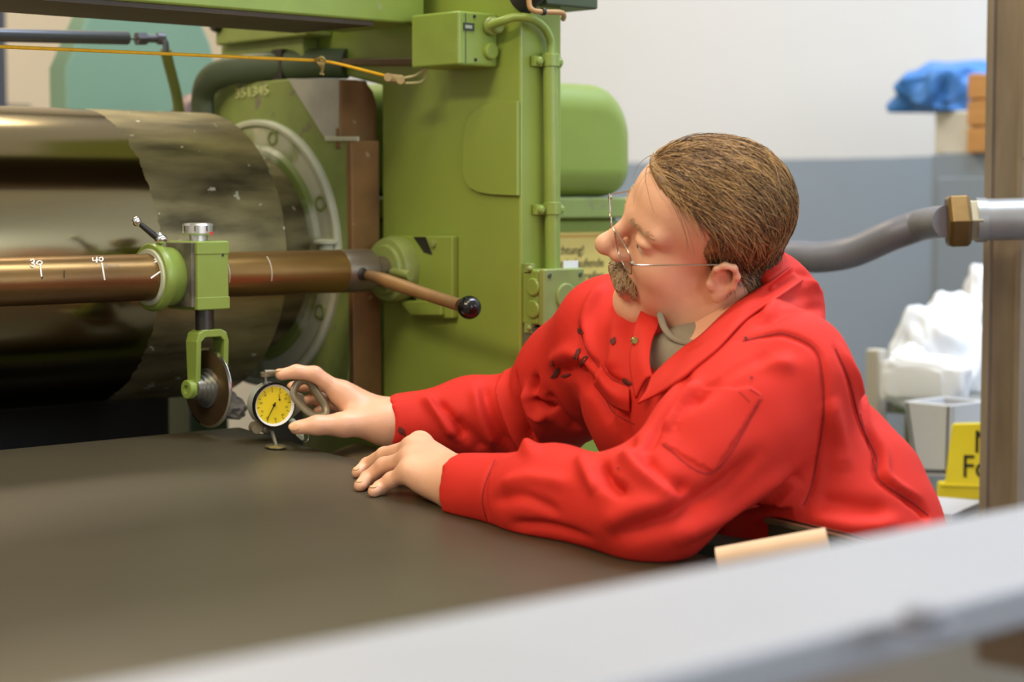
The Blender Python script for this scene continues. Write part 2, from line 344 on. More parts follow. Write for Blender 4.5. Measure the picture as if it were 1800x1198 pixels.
# front edge details at the top: brown pipe and dark plate
obj('oil_pipe', gtube([P(930, -40, 2.63), P(930, 5, 2.63), P(937, 18, 2.63), P(955, 21, 2.64), P(985, 22, 2.66), P(991, 27, 2.67), P(990, 33, 2.70)], .0036, 12), mat('tan_pipe', srgb(170, 130, 80), .4), fr)
obj('pipe_clamp', gcyl(P(952, 20, 2.638), P(957, 20.5, 2.641), .0052, 14), STEELD, fr)
p0 = PY(925, 30, YF); obj('top_plate', gbox2((XF+.03, YF-.02, PY(985, 14, YF)[2]), (XF+.13, YF+.1, PY(985, 14, YF)[2]+.2)), GREEND, fr, bevel=.003)
obj('grimy_joint', gcyl(PY(915, 5, YF), PY(915, 5, YF)+np.array([0, -.03, .02]), .02, 20), DARK, fr, bevel=.002)
# dirty lower pedestal under the junction box
obj('front_pedestal', gbox2((XF+.004, YF-.02, 0), (XF+.076, YF, PY(940, 572, YF)[2])), mat('dirty_green_paint', srgb(98, 100, 78), .55, col2=srgb(50, 44, 36), vscale=12, thr=(.5, .75)), fr, bevel=.002)
# bearing bracket of the guide rod
ROD = np.array([0, 2.2, 1.249]); RRD = .0303
pp = obj('rod_bracket', gprism([PX(x, y, XF-.012) for x, y in ((680, 414), (795, 414), (795, 560), (730, 560), (730, 520), (680, 520))], (.012, 0, 0)), GREEN, fr, bevel=.003)
obj('bracket_boss', glathe((XF-.012, ROD[1], ROD[2]), -XA, [(.047, 0), (.047, .018), (.044, .024), (.036, .025), (.034, .03)], 48), GREENW, pp)
obj('bracket_foot', gprism([PX(x, y, XF-.02) for x, y in ((700, 528), (775, 528), (775, 555), (720, 555))], (.02, 0, 0)), GREEN, pp, bevel=.003)
for x, y in ((762, 428), (690, 432)): obj('bracket_screw', glathe(PX(x, y, XF-.012), -XA, [(.006, 0), (.006, .003), (.004, .004)], 16), GREENW, pp)
obj('bare_patch', gprism([PX(x, y, XF-.0125) for x, y in ((726, 416), (748, 416), (760, 448), (745, 444))], (.0006, 0, 0)), STEELD, pp)

# ================================================================== guide rod with its lever
RODM = mat('browned_rod_steel', srgb(146, 112, 62), .32, .75, col2=srgb(108, 80, 48), vscale=6, thr=(.35, .7), stretch=(.6, 3, 3), spots=(srgb(60, 56, 52), 14, .66), bump=.02)
rod = thing('guide_rod', 'brown steel guide rod in front of the roll with chalked scale marks', 'rod', (.5, ROD[1], ROD[2]-RRD))
xr1 = PY(618, 475, ROD[1]-RRD)[0]; xr2 = PY(673, 470, ROD[1]-RRD)[0]
obj('bar', glathe((-.7, ROD[1], ROD[2]), XA, [(RRD-.002, 0), (RRD, .002), (RRD, xr1+.7)], 64), RODM, rod)
obj('end_collar', glathe((xr1, ROD[1], ROD[2]), XA, [(RRD-.0003, 0), (RRD+.0002, .001), (RRD+.0002, xr2-xr1-.004), (RRD-.003, xr2-xr1), (.02, xr2-xr1+.001), (.02, XF-.03-xr1)], 64),
    mat('worn_collar', srgb(120, 108, 92), .4, .6, var=.15, vscale=20), rod, ang=30)
def rodpt(x, y, off=.0006):
    """point on the rod surface seen at a pixel"""
    v = ray(x, y); o = CAM-ROD; A = v[1]**2+v[2]**2; B = 2*(o[1]*v[1]+o[2]*v[2]); C = o[1]**2+o[2]**2-(RRD+off)**2
    s = (-B-math.sqrt(max(B*B-4*A*C, 0)))/(2*A); return CAM+s*v
def chalk(pts, r=.0011): return gtube([rodpt(x, y, .0004) for x, y, _ in catmull([np.array([x, y, 0.]) for x, y in pts], 8)], r, 6, 0)
marks = [[(70, 464), (73, 486)], [(179, 462), (184, 492)], [(275, 456), (284, 470), (288, 485), (285, 500)], [(265, 489), (282, 477)]]
digits = [[(53, 458), (58, 456), (60, 460), (56, 462), (61, 465), (58, 469), (53, 467)], [(64, 462), (69, 458), (74, 461), (71, 465), (65, 464), (64, 462)],
          [(163, 453), (164, 458), (172, 457)], [(170, 452), (170, 462)], [(174, 454), (179, 452), (181, 456), (177, 459), (174, 456)], [(271, 455), (276, 459), (271, 461)]]
for q in marks: obj('chalk_mark', chalk(q), CHALK, rod)
for q in digits: obj('chalk_digit', chalk(q, .0009), CHALK, rod)
for q in ([(75, 486), (74, 490)], [(113, 475), (113, 488)]): obj('ink_mark', chalk(q, .0006), DARK, rod)
for x in (478, 404):
    xx = PY(x, 460, ROD[1]-RRD)[0]
    obj('scribe_line', gtube([np.array([xx, ROD[1]-math.cos(t)*(RRD+.0001), ROD[2]+math.sin(t)*(RRD+.0001)]) for t in np.linspace(-.3, .9, 12)], .0004, 5, 0), CHALK, rod)
lv = obj('lever', gjoin(gtube([rodpt(640, 482, -.012), P(668, 489, 2.76), P(690, 497, 2.735), P(740, 514, 2.69), P(808, 536, 2.635)], [.0065, .0085, .0095, .0095, .0085, .0085], 20)), RUST, rod)
obj('ball_knob', gsphere(P(825, 540, 2.62), .0158, 32), BLACK, lv)
obj('lever_socket', glathe(rodpt(634, 481, -.004), rodpt(634, 481, .01)-ROD*[0, 1, 1]-rodpt(634, 481, .01)*[1, 0, 0], [(.009, 0), (.009, .005), (.006, .006)], 20), STEELD, lv)
pb = P(714, 480, 2.80); obj('clamp_bolt', gjoin(gtube([P(690, 478, 2.84), P(705, 480, 2.81), P(722, 484, 2.79)], [.006, .007, .007], 14)), GREENW, rod)

# ================================================================== cutter carriage on the rod
cx0 = PY(345, 480, 2.15)[0]; cx1 = PY(400, 480, 2.15)[0]; cxm = (cx0+cx1)/2; YC = 2.165
zt = PY(345, 424, 2.147)[2]; zbm = PY(345, 546, 2.147)[2]
cut = thing('slitting_cutter', 'green slitting cutter carriage clamped on the brown rod above the sheet', 'cutter', (cxm, YC, sheet_z(YC)))
obj('carriage_block', gbox2((cx0, 2.147, zbm), (cx1, 2.215, zt)), GREENL, cut, bevel=.002)
for zz in (zt-.009, zbm+.009): obj('cap_plate', gbox2((cx0-.0008, 2.1462, zz-.008), (cx1+.0008, 2.2158, zz+.008)), GREENL, cut, bevel=.001)
obj('bare_edge', gbox2((cx0-.006, 2.152, zbm+.004), (cx0, 2.21, zt-.002)), mat('chipped_edge', srgb(120, 112, 100), .5, .4, col2=srgb(90, 84, 76), vscale=30), cut, bevel=.001)
sx0 = PY(289, 480, 2.165)[0]
obj('clamp_sleeve', glathe((sx0, ROD[1], ROD[2]), XA, [(RRD+.0005, 0), (.042, .0), (.0445, .003), (.0445, .01), (.039, .018), (.038, cx0-sx0)], 64), GREENL, cut, ang=40)
obj('sleeve_lip', glathe((sx0-.003, ROD[1], ROD[2]), XA, [(RRD+.0004, 0), (RRD+.006, .0), (RRD+.007, .004)], 64, caps=False), GREASE, cut)
hl = obj('clamp_lever', gtube([P(284, 424, 2.58), P(268, 411, 2.575), P(247, 394, 2.57)], [.0048, .0042, .0034], 14, 3), STEELD, cut)
obj('lever_ball', gsphere(P(240, 389, 2.565), .0062, 20), CHROME, hl)
obj('lever_nut', gjoin(gsphere(P(283, 420, 2.58), .0085, 16, (1, 1, .8)), gcyl(P(279, 409, 2.58), P(279, 413, 2.58), .005, 14)), CHROME, hl)
kx = np.array([cxm, 2.181, zt])
kb = obj('adjusting_knob', glathe(kx, ZA, [(.013, 0), (.013, .007), (.0185, .0075), (.0205, .010), (.0205, .020), (.0185, .0225), (.012, .0232), (.001, .0234)], 40), mat('bright_knob_metal', srgb(205, 203, 196), .28, .75), cut, ang=30)
for t in np.linspace(0, 2*math.pi, 8, endpoint=False):
    d = np.array([math.cos(t), math.sin(t), 0]); obj('knob_line', gbox(kx+d*.0209+np.array([0, 0, .016]), (.0005, .0005, .0035)), STEELD, kb)
obj('red_dot', gcyl(P(372, 410, 2.60), P(372, 410, 2.5965), .0022, 12), mat('red_dot', srgb(210, 40, 40), .4), kb)
obj('key_hole', gcyl(PY(391, 448, 2.148), PY(391, 448, 2.1465), .0022, 12), DARK, cut)
obj('spindle', gcyl((cxm-.002, YC, zbm+.005), (cxm-.002, YC, PY(365, 585, YC)[2]), .0122, 24), STEELD, cut)
zd = PY(368, 681, YC)[2]; xd = PY(366, 680, YC)[0]; RD = .0525
zf = PY(365, 578, YC)[2]
def leg(xc, t0, t1, zl):
    return [np.array([xc, YC-t0, zf-.014]), np.array([xc, YC+t0, zf-.014]), np.array([xc, YC+t1, zl]), np.array([xc, YC-t1, zl])]
fk = obj('fork', gjoin(gprism(leg(xd-.026, .013, .0095, zd-.008), (.0075, 0, 0)), gprism(leg(xd+.0175, .013, .0095, zd+.0), (.0075, 0, 0)),
    gprism([np.array([xd-.026, YC-.013, zf-.016]), np.array([xd-.0225, YC-.013, zf-.004]), np.array([xd-.014, YC-.013, zf]), np.array([xd+.013, YC-.013, zf]), np.array([xd+.0215, YC-.013, zf-.004]), np.array([xd+.025, YC-.013, zf-.016]),
             np.array([xd+.0175, YC-.013, zf-.016]), np.array([xd+.012, YC-.013, zf-.010]), np.array([xd-.012, YC-.013, zf-.010]), np.array([xd-.0185, YC-.013, zf-.016])], (0, .026, 0))), GREENL, cut, bevel=.0015)
obj('axle_nut', glathe((xd-.026, YC, zd), -XA, [(.0125, 0), (.0125, .008), (.011, .009), (.006, .009), (.005, .005)], 24), GREENL, fk, ang=30)
dk = obj('cutting_disc', glathe((xd-.0016, YC, zd), XA, [(.01, -.0008), (RD-.006, -.0004), (RD, .0014), (RD, .0018), (RD-.006, .0036), (.01, .004)], 96),
         mat('rusty_disc', srgb(122, 98, 70), .35, .8, col2=srgb(90, 72, 52), vscale=14, thr=(.3, .7)), cut, ang=20)
obj('bright_edge', glathe((xd-.0016, YC, zd), XA, [(RD-.003, -.0006), (RD+.0004, .001), (RD+.0004, .0022), (RD-.003, .0038)], 96, caps=False), CHROME, dk)
obj('hub', glathe((xd-.002, YC, zd), -XA, [(.026, 0), (.026, .003), (.021, .0035), (.021, .007), (.0175, .0075), (.0175, .012), (.0145, .0125), (.0145, .021), (.01, .022)], 48), STEEL, dk, ang=30)

# ================================================================== electrical boxes and conduit
BX1 = XF; BY0 = PX(875, 60, XF)[1]; BX0 = PY(806, 60, BY0)[0]; BY1 = PX(722, 60, BX0)[1]
z0 = PX(806, 114, BX0)[2]; z1 = PX(806, 18, BX0)[2]
sw = thing('switch_box', 'green painted switch box on the frame with a grey cable gland', 'switch box', ((BX0+BX1)/2, (BY0+BY1)/2, z0))
obj('housing', gbox2((BX0, BY0, z0), (BX1, BY1, z1)), GREENL, sw, bevel=.004, seg=3)
obj('lid_seam', gbox2((BX0+.012, BY0-.0006, z0+.003), (BX0+.0132, BY0+.004, z1-.003)), GREEND, sw)
pl_ = obj('rating_plate', gbox(PY(824, 47, BY0-.0006), (.0098, .0006, .0052)), mat('dark_plate', srgb(52, 60, 48), .5), sw)
obj('plate_print', gbox(PY(824, 47, BY0-.0014), (.0062, .0003, .0023)), mat('pale_print', srgb(150, 160, 140), .5), pl_)
for x, y in ((834, 29), (836, 105)): obj('screw', gcyl(PY(x, y, BY0), PY(x, y, BY0-.0015), .0024, 10), DARK, sw)
obj('blind_plug', glathe(PY(860, 90, BY0), -YA, [(.0115, 0), (.0115, .006), (.0095, .0075)], 28), GREENL, sw)
gl = obj('cable_gland', glathe(PY(859, 46, BY0), -YA, [(.010, 0), (.0125, .004), (.0125, .011), (.0105, .012), (.0105, .02), (.0085, .022)], 24), GREENW, sw, ang=30)
obj('cable', gtube([PY(862, 45, BY0-.015), PY(885, 36, BY0-.04), PY(908, 30, BY0-.055), PY(935, 33, YF-.025), PY(955, 47, YF-.016), PY(967, 70, YF-.013), PY(969, 95, YF-.013)], .0058, 14), GREENL, sw)
con = thing('conduit_pipe', 'vertical green conduit pipe clamped to the front edge of the frame', 'conduit', PY(971, 475, YF-.014))
obj('pipe', gcyl(PY(967, 92, YF-.014), PY(971, 476, YF-.014), .0098, 24), GREENL, con)
for y in (108, 368):
    c0 = PY(967+y*.01, y, YF-.014)
    cl = obj('pipe_clamp', gjoin(gcyl(c0-ZA*.007, c0+ZA*.010, .0122, 24), gbox(c0+np.array([0, .008, 0]), (.026, .004, .007))), GREENL, con, bevel=.001)
    for s in (-1, 1): obj('screw', glathe(c0+np.array([s*.019, .004, 0]), -YA, [(.006, 0), (.0055, .004), (.003, .006)], 12), GREENL, cl)
JX0 = XF+.002; JY1 = YF; JY0 = PX(957, 520, JX0)[1]; JX1 = PY(1027, 520, JY0)[0]
z0 = PY(958, 572, JY0)[2]; z1 = PY(958, 474, JY0)[2]
jb = thing('junction_box', 'square green junction box with round knockouts below the conduit', 'junction box', ((JX0+JX1)/2, (JY0+JY1)/2, z0))
obj('housing', gbox2((JX0, JY0+.012, z0), (JX1, JY1, z1)), GREENL, jb, bevel=.004, seg=3)
ld = obj('lid', gbox2((JX0-.001, JY0, z0-.001), (JX1+.001, JY0+.0115, z1+.001)), GREENW, jb, bevel=.003, seg=3)
obj('lid_knockout', glathe(PY(994, 521, JY0), -YA, [(.0185, 0), (.0185, .0015), (.0165, .003)], 36), GREENW, ld)
for y in (504, 543): obj('knockout', glathe(PX(938, y, JX0), -XA, [(.0125, 0), (.0125, .002), (.0105, .0035)], 28), GREENL, jb)
for x, y in ((966, 484), (1020, 482), (966, 564), (1020, 560)): obj('lid_screw', glathe(PY(x, y, JY0), -YA, [(.004, 0), (.003, .0015)], 10), GREEND, ld)
for y, s in ((472, 1), (576, -1)): obj('mounting_lug', gjoin(gbox(PX(931, y, JX0+.004), (.004, .007, .007)), gsphere(PX(931, y, JX0-.001), .0045, 10)), GREENW, jb, bevel=.001)
lab = obj('paper_label', gbox(PY(1003, 468, JY0+.02), (.014, .001, .008)), WHITE); tag(lab, 'small white paper label tucked above the junction box', 'label')

# ================================================================== yellow pull cord, grey rod
YEL = mat('yellow_cord', srgb(236, 178, 30), .4, var=.1, vscale=120)
cord = thing('pull_cord', 'taut yellow emergency pull cord running to the switch box', 'cord', P(560, 107, 2.72))
obj('cord', gtube([P(-900, 44, 1.97), P(-300, 69, 2.27), P(0, 82, 2.42), P(280, 94, 2.56), P(555, 106, 2.70)], .0023, 10, 4), YEL, cord)
obj('cord_tail', gtube([P(555, 106, 2.70), P(585, 110, 2.71), P(630, 121, 2.73), P(676, 133, 2.755)], .0021, 10, 4), YEL, cord)
kn = mat('dirty_knot', srgb(160, 140, 84), .8, bump=.2, bscale=300)
obj('knot', gjoin(*[gtube([P(556+4*i, 103+2*i, 2.698), P(560+3*i, 112, 2.69), P(566, 122+2*i, 2.70), P(563+2*i, 131, 2.7)], .0016, 8) for i in range(4)],
     gtube([P(558, 104, 2.69), P(566, 101, 2.685), P(571, 108, 2.69), P(562, 113, 2.69)], .002, 8)), kn, cord)
tb = obj('wire_clip', gjoin(gbox(P(693, 138, 2.755), (.013, .005, .0055), [nrm(RT-.1*UP), FW, UP]), gcyl(P(682, 136, 2.74), P(682, 136, 2.765), .006, 12), gcyl(P(704, 141, 2.74), P(704, 141, 2.765), .006, 12)), mat('tan_clip', srgb(160, 138, 92), .5), cord, bevel=.001)
obj('wire_loop', gtube([P(708, 137, 2.755), P(728, 133, 2.76), P(741, 126, 2.77), P(748, 124, 2.775), P(748, 134, 2.775), P(738, 144, 2.765), P(712, 146, 2.755)], .0017, 8), mat('pale_wire', srgb(190, 182, 130), .5), cord)
gr = thing('hanging_tube', 'dark grey tube with a bolted end fitting above the roll', 'tube', P(110, 67, 2.9))
obj('tube', gcyl(P(-900, 39.3, 2.356), P(224, 67, 2.95), .0098, 24), mat('grey_tube', srgb(88, 92, 104), .3, .5), gr)
obj('thin_pin', gcyl(P(224, 68, 2.95), P(245, 68, 2.96), .0015, 8), STEELD, gr)
obj('end_fitting', gjoin(gcyl(P(240, 68, 2.96), P(256, 68, 2.97), .0105, 6), gcyl(P(256, 68, 2.97), P(276, 68, 2.98), .006, 16), gcyl(P(276, 67, 2.98), P(290, 68, 2.985), .0095, 16),
    gtube([P(284, 66, 2.98), P(291, 76, 2.98), P(291, 92, 2.98)], .005, 12)), mat('grey_fitting', srgb(96, 98, 110), .35, .6), gr, bevel=.0005)
obj('stay_strip', gtube([P(291, 88, 2.985), P(296, 110, 3.02), P(310, 165, 3.1), P(316, 205, 3.14)], .0085, 8, flat=.4), GREENW, gr)

# ================================================================== things behind the roll
tq = [PY(x, y, 3.1) for x, y in ((114, 260), (114, 116), (160, 12), (175, -20), (325, -20), (352, 30), (372, 75), (388, 140), (395, 260))]
tqz = [np.array([q[0], q[1], q[2]]) for q in tq]; tqz[0][2] = tqz[-1][2] = .0
o = tag(obj('machine_guard', gprism(tqz, (0, .06, 0)), TURQ, bevel=.01), 'turquoise painted machine guard standing behind the big roll', 'guard')
pf = PY(330, 200, 2.95); o = tag(obj('pulley', gjoin(glathe((pf[0], 2.9, pf[2]-.015), YA, [(.045, 0), (.05, .01), (.05, .03), (.045, .04)], 36), gcyl((pf[0], 2.93, 0), (pf[0], 2.93, pf[2]-.03), .03, 16)), mat('dull_purple_metal', srgb(118, 96, 90), .5, .2), bevel=.002),
        'dull brownish pulley on a stand peeking over the roll', 'pulley')
o = tag(obj('column', gbox2((PY(-60, 100, 4.2)[0], 4.2, 0), (PY(14, 100, 4.2)[0], 4.35, 4.4)), mat('dark_column', srgb(58, 58, 66), .6), bevel=.01), 'dark steel column in front of the cream wall', 'column')
z = PY(70, 188, 4.6)[2]
o = tag(obj('bench', gjoin(gbox2((.9, 4.5, z-.05), (2.6, 5.0, z)), *[gbox2((x, y, 0), (x+.06, y+.06, z-.05)) for x in (1., 2.45) for y in (4.52, 4.9)]), mat('dull_bench', srgb(120, 110, 92), .7), bevel=.004), 'dull work bench against the cream wall behind the roll', 'bench')

# ================================================================== gearbox hood right of the frame, warning sign
hd = thing('gearbox', 'green gearbox with a domed hood behind the side frame', 'gearbox', (2.4, 2.45, 0))
GX = 2.32
hx0 = PY(960, 250, 2.15)[0]; YH0 = 2.15
a0 = PY(1125, 250, YH0); zh_top = PY(1040, 150, YH0+.06)[2]; zh_bot = PY(1040, 346, YH0)[2]; zl = PY(1040, 384, YH0)[2]
x1 = a0[0]; rad = .075
prof = [np.array([XF+.085, YH0, zh_bot]), np.array([x1, YH0, zh_bot])]+[np.array([x1-rad+rad*math.cos(t), YH0, zh_top-rad*1.15+rad*1.15*math.sin(t)]) for t in np.linspace(0, math.pi/2, 12)]+[np.array([XF+.085, YH0, zh_top])]
obj('hood', gprism(prof, (0, .5, 0)), GREEN, hd, bevel=.045, seg=6)
obj('hood_base', gbox2((XF+.08, YH0+.01, zl), (x1-.008, YH0+.5, zh_bot-.0005)), GREENW, hd, bevel=.004)
obj('lower_body', gbox2((XF+.09, YH0+.035, 0), (x1-.01, YH0+.48, zl-.0005)), GREEN, hd, bevel=.006)
YS = YH0+.034
s0 = PY(983, 500, YS); s1 = PY(1071, 407, YS)
sg = thing('warning_sign', 'yellow German warning sign screwed to the gearbox below the hood', 'sign', ((s0[0]+s1[0])/2-.02, YS, s0[2]))
SY = mat('sign_yellow', srgb(222, 200, 112), .5); obj('sign_plate', gbox2((s0[0]-.05, YS-.003, s0[2]), (s1[0], YS, s1[2])), SY, sg, bevel=.001)
SB = mat('sign_border', srgb(206, 158, 74), .5); SK = mat('sign_ink', srgb(58, 52, 36), .6)
for zz in (s0[2]+.004, s1[2]-.006): obj('sign_border', gbox2((s0[0]-.046, YS-.0036, zz-.002), (s1[0]-.003, YS-.0031, zz+.002)), SB, sg)
for txt, px, py, xe in (('Achtung!', 1027, 446, 1027), ('Nicht in laufende', 1062, 468, 1062), ('Walzen greifen', 1062, 490, 1062)):
    e = PY(xe, py, YS-.0035); obj('lettering', gtext(txt, e, XA, ZA, .0195, .0003, 'RIGHT'), SK, sg)

# ================================================================== steel post, hose and pipe fitting
PYY = 1.60
px0 = PY(1799, 300, PYY)[0]
po = thing('steel_post', 'brown rusty steel I-beam post beside the white bags', 'post', (px0+.08, PYY+.07, 0))
POM = mat('post_steel', srgb(150, 134, 112), .55, .1, col2=srgb(112, 98, 80), vscale=7, thr=(.35, .7), stretch=(2, 2, .4), spots=(srgb(150, 142, 130), 30, .74))
obj('flange', gbox2((px0, PYY, 0), (px0+.16, PYY+.012, 3.6)), POM, po, bevel=.002)
obj('web', gbox2((px0+.01, PYY+.012, 0), (px0+.03, PYY+.055, 3.6)), POM, po)
obj('flange', gbox2((px0, PYY+.055, 0), (px0+.16, PYY+.067, 3.6)), POM, po, bevel=.002)
q = PY(1795, 278, PYY); obj('cover_plate', gbox2((q[0], PYY-.004, q[2]), (px0+.16, PYY, 3.6)), POM, po, bevel=.001)
HD = 2.80
hs = thing('hose_line', 'thick grey rubber hose with brass hex fitting joined to a steel pipe', 'hose', P(1660, 430, HD))
obj('hose', gtube([np.array([x1-.03, 2.27, P(1120, 478, 3.2)[2]]), P(1180, 472, 3.19), P(1290, 462, 3.12), P(1390, 450, 3.06), P(1440, 452, 3.03), P(1500, 442, 3.0), P(1570, 412, 2.96), P(1625, 394, 2.93), P(1668, 389, HD)], .0236, 32, 8), mat('grey_rubber_hose', srgb(108, 108, 116), .42, var=.06, vscale=30, bump=.04), hs)
BR = mat('old_brass', srgb(142, 112, 68), .35, .8, col2=srgb(104, 78, 46), vscale=16, thr=(.35, .7))
dv = P(1740, 386, HD-.005)-P(1660, 389, HD)
obj('large_hex_nut', glathe(P(1664, 389, HD), dv, [(.036, 0), (.041, .004), (.041, .026), (.036, .031)], 6), BR, hs, bevel=.001, ang=20)
obj('small_hex_nut', glathe(P(1690, 388, HD-.002), dv, [(.028, .004), (.032, .007), (.032, .026), (.029, .03)], 6), mat('dull_nickel', srgb(170, 158, 132), .35, .8), hs, bevel=.001, ang=20)
obj('pipe', gjoin(gcyl(P(1715, 387, HD-.003), P(1733, 386.5, HD-.004), .0315, 32), gcyl(P(1728, 386, HD-.004), P(2700, 366, HD-.1), .0295, 32)), mat('grey_pipe', srgb(150, 150, 150), .38, .6, var=.1, vscale=20), hs, ang=30)

# ================================================================== far right clutter
XC = 3.6
zc = PX(1690, 270, XC)[2]; yc0 = PX(1637, 300, XC)[1]
o = tag(obj('steel_cabinet', gjoin(gbox2((XC, yc0-.9, .06), (XC+.45, yc0, zc)), gbox2((XC-.006, yc0-.44, .12), (XC, yc0-.02, zc-.05)), gbox2((XC-.006, yc0-.88, .12), (XC, yc0-.46, zc-.05)), gbox2((XC+.03, yc0-.86, 0), (XC+.42, yc0-.04, .06))), mat('cabinet_grey', srgb(138, 148, 160), .6), bevel=.004),
        'grey steel cabinet against the wall carrying boxes', 'cabinet')
ybx = PX(1642, 230, XC+.05)[1]
o = tag(obj('cream_box', gbox2((XC+.05, ybx-.3, zc), (XC+.35, ybx, PX(1660, 195, XC+.05)[2])), mat('cream_cardboard', srgb(214, 206, 188), .7), bevel=.006), 'cream cardboard box under the blue sheet on the cabinet', 'box')
yw = PX(1700, 190, XC-.02)[1]
wb = thing('wooden_box', 'small wooden box standing on the cabinet beside blue sheet', 'box', (XC+.08, yw-.1, zc))
WD = mat('pine_wood', srgb(198, 142, 82), .55, var=.12, vscale=5, stretch=(1, 1, 8))
zw = PX(1715, 128, XC-.02)[2]
for i in range(3): obj('plank', gbox2((XC-.02, yw-.24, zc+.002+(zw-zc)*i/3), (XC-.005, yw, zc+(zw-zc)*(i+1)/3-.003)), WD, wb, bevel=.002)
obj('side', gbox2((XC-.005, yw-.015, zc), (XC+.03, yw, zw)), WD, wb); obj('side', gbox2((XC-.005, yw-.24, zc), (XC+.03, yw-.225, zw)), WD, wb); obj('back', gbox2((XC+.03, yw-.24, zc), (XC+.045, yw, zw)), WD, wb)
def blob(cpx, cpy, X, rx, ry, rz, seed, amp=.28, boxy=1.0, nd=26):
    """crumpled bag: sphere with creased facets"""
    bm = bmesh.new(); bmesh.ops.create_icosphere(bm, subdivisions=5, radius=1)
    r_ = np.random.default_rng(seed); dirs = r_.normal(size=(26, 3)); dirs /= np.linalg.norm(dirs, axis=1)[:, None]; ph = r_.random(26)*6
    V = np.array([v.co[:] for v in bm.verts]); f = [tuple(v.index for v in q.verts) for q in bm.faces]; bm.free()
    D0 = V+.12*np.stack([np.sin(V@dirs[i]*5+ph[i]) for i in range(3)], 1)
    d = sum((1-2*np.abs(np.sin(D0@dirs[i]*(2.2+i*.5)+ph[i])))*amp/(1+i*.28) for i in range(nd))/3.2
    W_ = np.sign(V)*np.abs(V)**boxy; V = W_*(1+d[:, None]*.6)*np.array([rx, ry, rz]); c = PX(cpx, cpy, X)
    return V+c, f
bs = blob(1672, 160, XC+.14, .15, .105, .062, 21, .42, .75, 9)
zl_ = PX(1660, 196, XC+.05)[2]; v_ = bs[0]; v_[:, 2] = np.maximum(v_[:, 2], zl_+.002)
tag(obj('blue_sheet', bs, mat('blue_plastic', srgb(72, 132, 205), .4, var=.1, vscale=6), ang=180), 'crumpled blue plastic sheet heaped on the cream box', 'plastic sheet')
# bag heap on a trolley, tub, yellow sign
XT = 2.95
zt0 = PX(1600, 700, XT)[2]
y0, y1 = PX(1548, 700, XT)[1], PX(1860, 700, XT)[1]
tr = thing('trolley', 'grey steel trolley carrying the heap of white bags', 'trolley', (XT+.25, (y0+y1)/2, 0))
obj('tray', gbox2((XT, y1, zt0-.03), (XT+.5, y0, zt0)), STEEL, tr, bevel=.004)
for yy in (y0-.05, y1+.05):
    for xx in (XT+.03, XT+.47): obj('leg', gcyl((xx, yy, .0), (xx, yy, zt0-.03), .016, 14), STEEL, tr)
obj('handle_post', gbox2((XT-.028, PX(1552, 650, XT-.015)[1], zt0-.2), (XT+.0, PX(1528, 650, XT-.015)[1], PX(1545, 612, XT)[2])), mat('beige_plastic', srgb(190, 182, 168), .6), tr, bevel=.004)
BAG = mat('white_plastic_bag', srgb(238, 240, 246), .45, sss=.0, spec=.4)
def bagthing(geo, label):
    v, f = geo; v[:, 2] = np.maximum(v[:, 2], zt0+.001); return tag(obj('plastic_bag', (v, f), BAG, ang=180), label, 'bag')
bagthing(blob(1668, 640, XT+.21, .12, .105, .145, 3), 'large crumpled white plastic bag heaped on the trolley')
bagthing(blob(1598, 668, XT+.055, .055, .046, .075, 8), 'small crumpled white bag at the end of the heap')
bagthing(blob(1762, 560, XT+.40, .10, .085, .13, 12), 'bluish white plastic bag on top of the heap by the post')
fb = blob(1628, 672, XT-.03, .028, .092, .05, 33, .16, .5)
tag(obj('plastic_bag', fb, BAG, ang=180), 'flattened white plastic bag hanging over the trolley edge', 'bag')
tu = [PX(x, y, XT-.20) for x, y in ((1589, 704), (1672, 712), (1668, 836), (1608, 834))]
tb_ = thing('plastic_tub', 'tall translucent plastic tub hanging below the bag heap', 'tub', (XT, tu[2][1]+.05, tu[2][2]))
TB = mat('translucent_plastic', srgb(205, 206, 210), .3, alpha=.88)
obj('tub_front', gprism(tu, (.012, 0, 0)), TB, tb_, bevel=.003)
obj('tub_side', gprism([tu[0], tu[3], tu[3]+XA*.11, tu[0]+XA*.11], (0, -.01, 0)), TB, tb_, bevel=.002)
obj('tub_side', gprism([tu[1], tu[2], tu[2]+XA*.11, tu[1]+XA*.11], (0, .01, 0)), TB, tb_, bevel=.002)
obj('tub_back', gprism([q_+XA*.10 for q_ in tu], (.01, 0, 0)), TB, tb_, bevel=.002)
for yy in (tu[0][1]-.02, tu[1][1]+.02): obj('hook', gbox2((tu[0][0]+.09, yy-.006, zt0-.026), (XT+.004, yy+.006, zt0-.02)), STEEL, tb_)
obj('tub_bottom', gprism([tu[3], tu[2], tu[2]+XA*.11, tu[3]+XA*.11], (0, 0, .01)), TB, tb_)
XY = XT-.25
ys = [PX(x, y, XY) for x, y in ((1672, 744), (1840, 740), (1860, 884), (1645, 876), (1646, 846), (1660, 845))]
ysn = thing('yellow_notice', 'yellow plastic notice board with black letters beside the post', 'sign', (XY+.01, (ys[0][1]+ys[1][1])/2, ys[3][2]))
YN = mat('notice_yellow', srgb(232, 214, 44), .5)
obj('board', gprism(ys, (.012, 0, 0)), YN, ysn, bevel=.003)
obj('ridge', gprism([PX(x, y, XY-.004) for x, y in ((1652, 850), (1850, 856), (1850, 860), (1651, 854))], (.004, 0, 0)), YN, ysn, bevel=.001)
for txt, x, y, s in (('N', 1711, 795, .052), ('Fo', 1690, 838, .052)):
    oo = PX(x, y, XY-.001); obj('lettering', gtext(txt, oo, PX(x+60, y+2, XY-.001)-oo, ZA, s, .0006), mat('black_ink', srgb(24, 24, 20), .5), ysn)
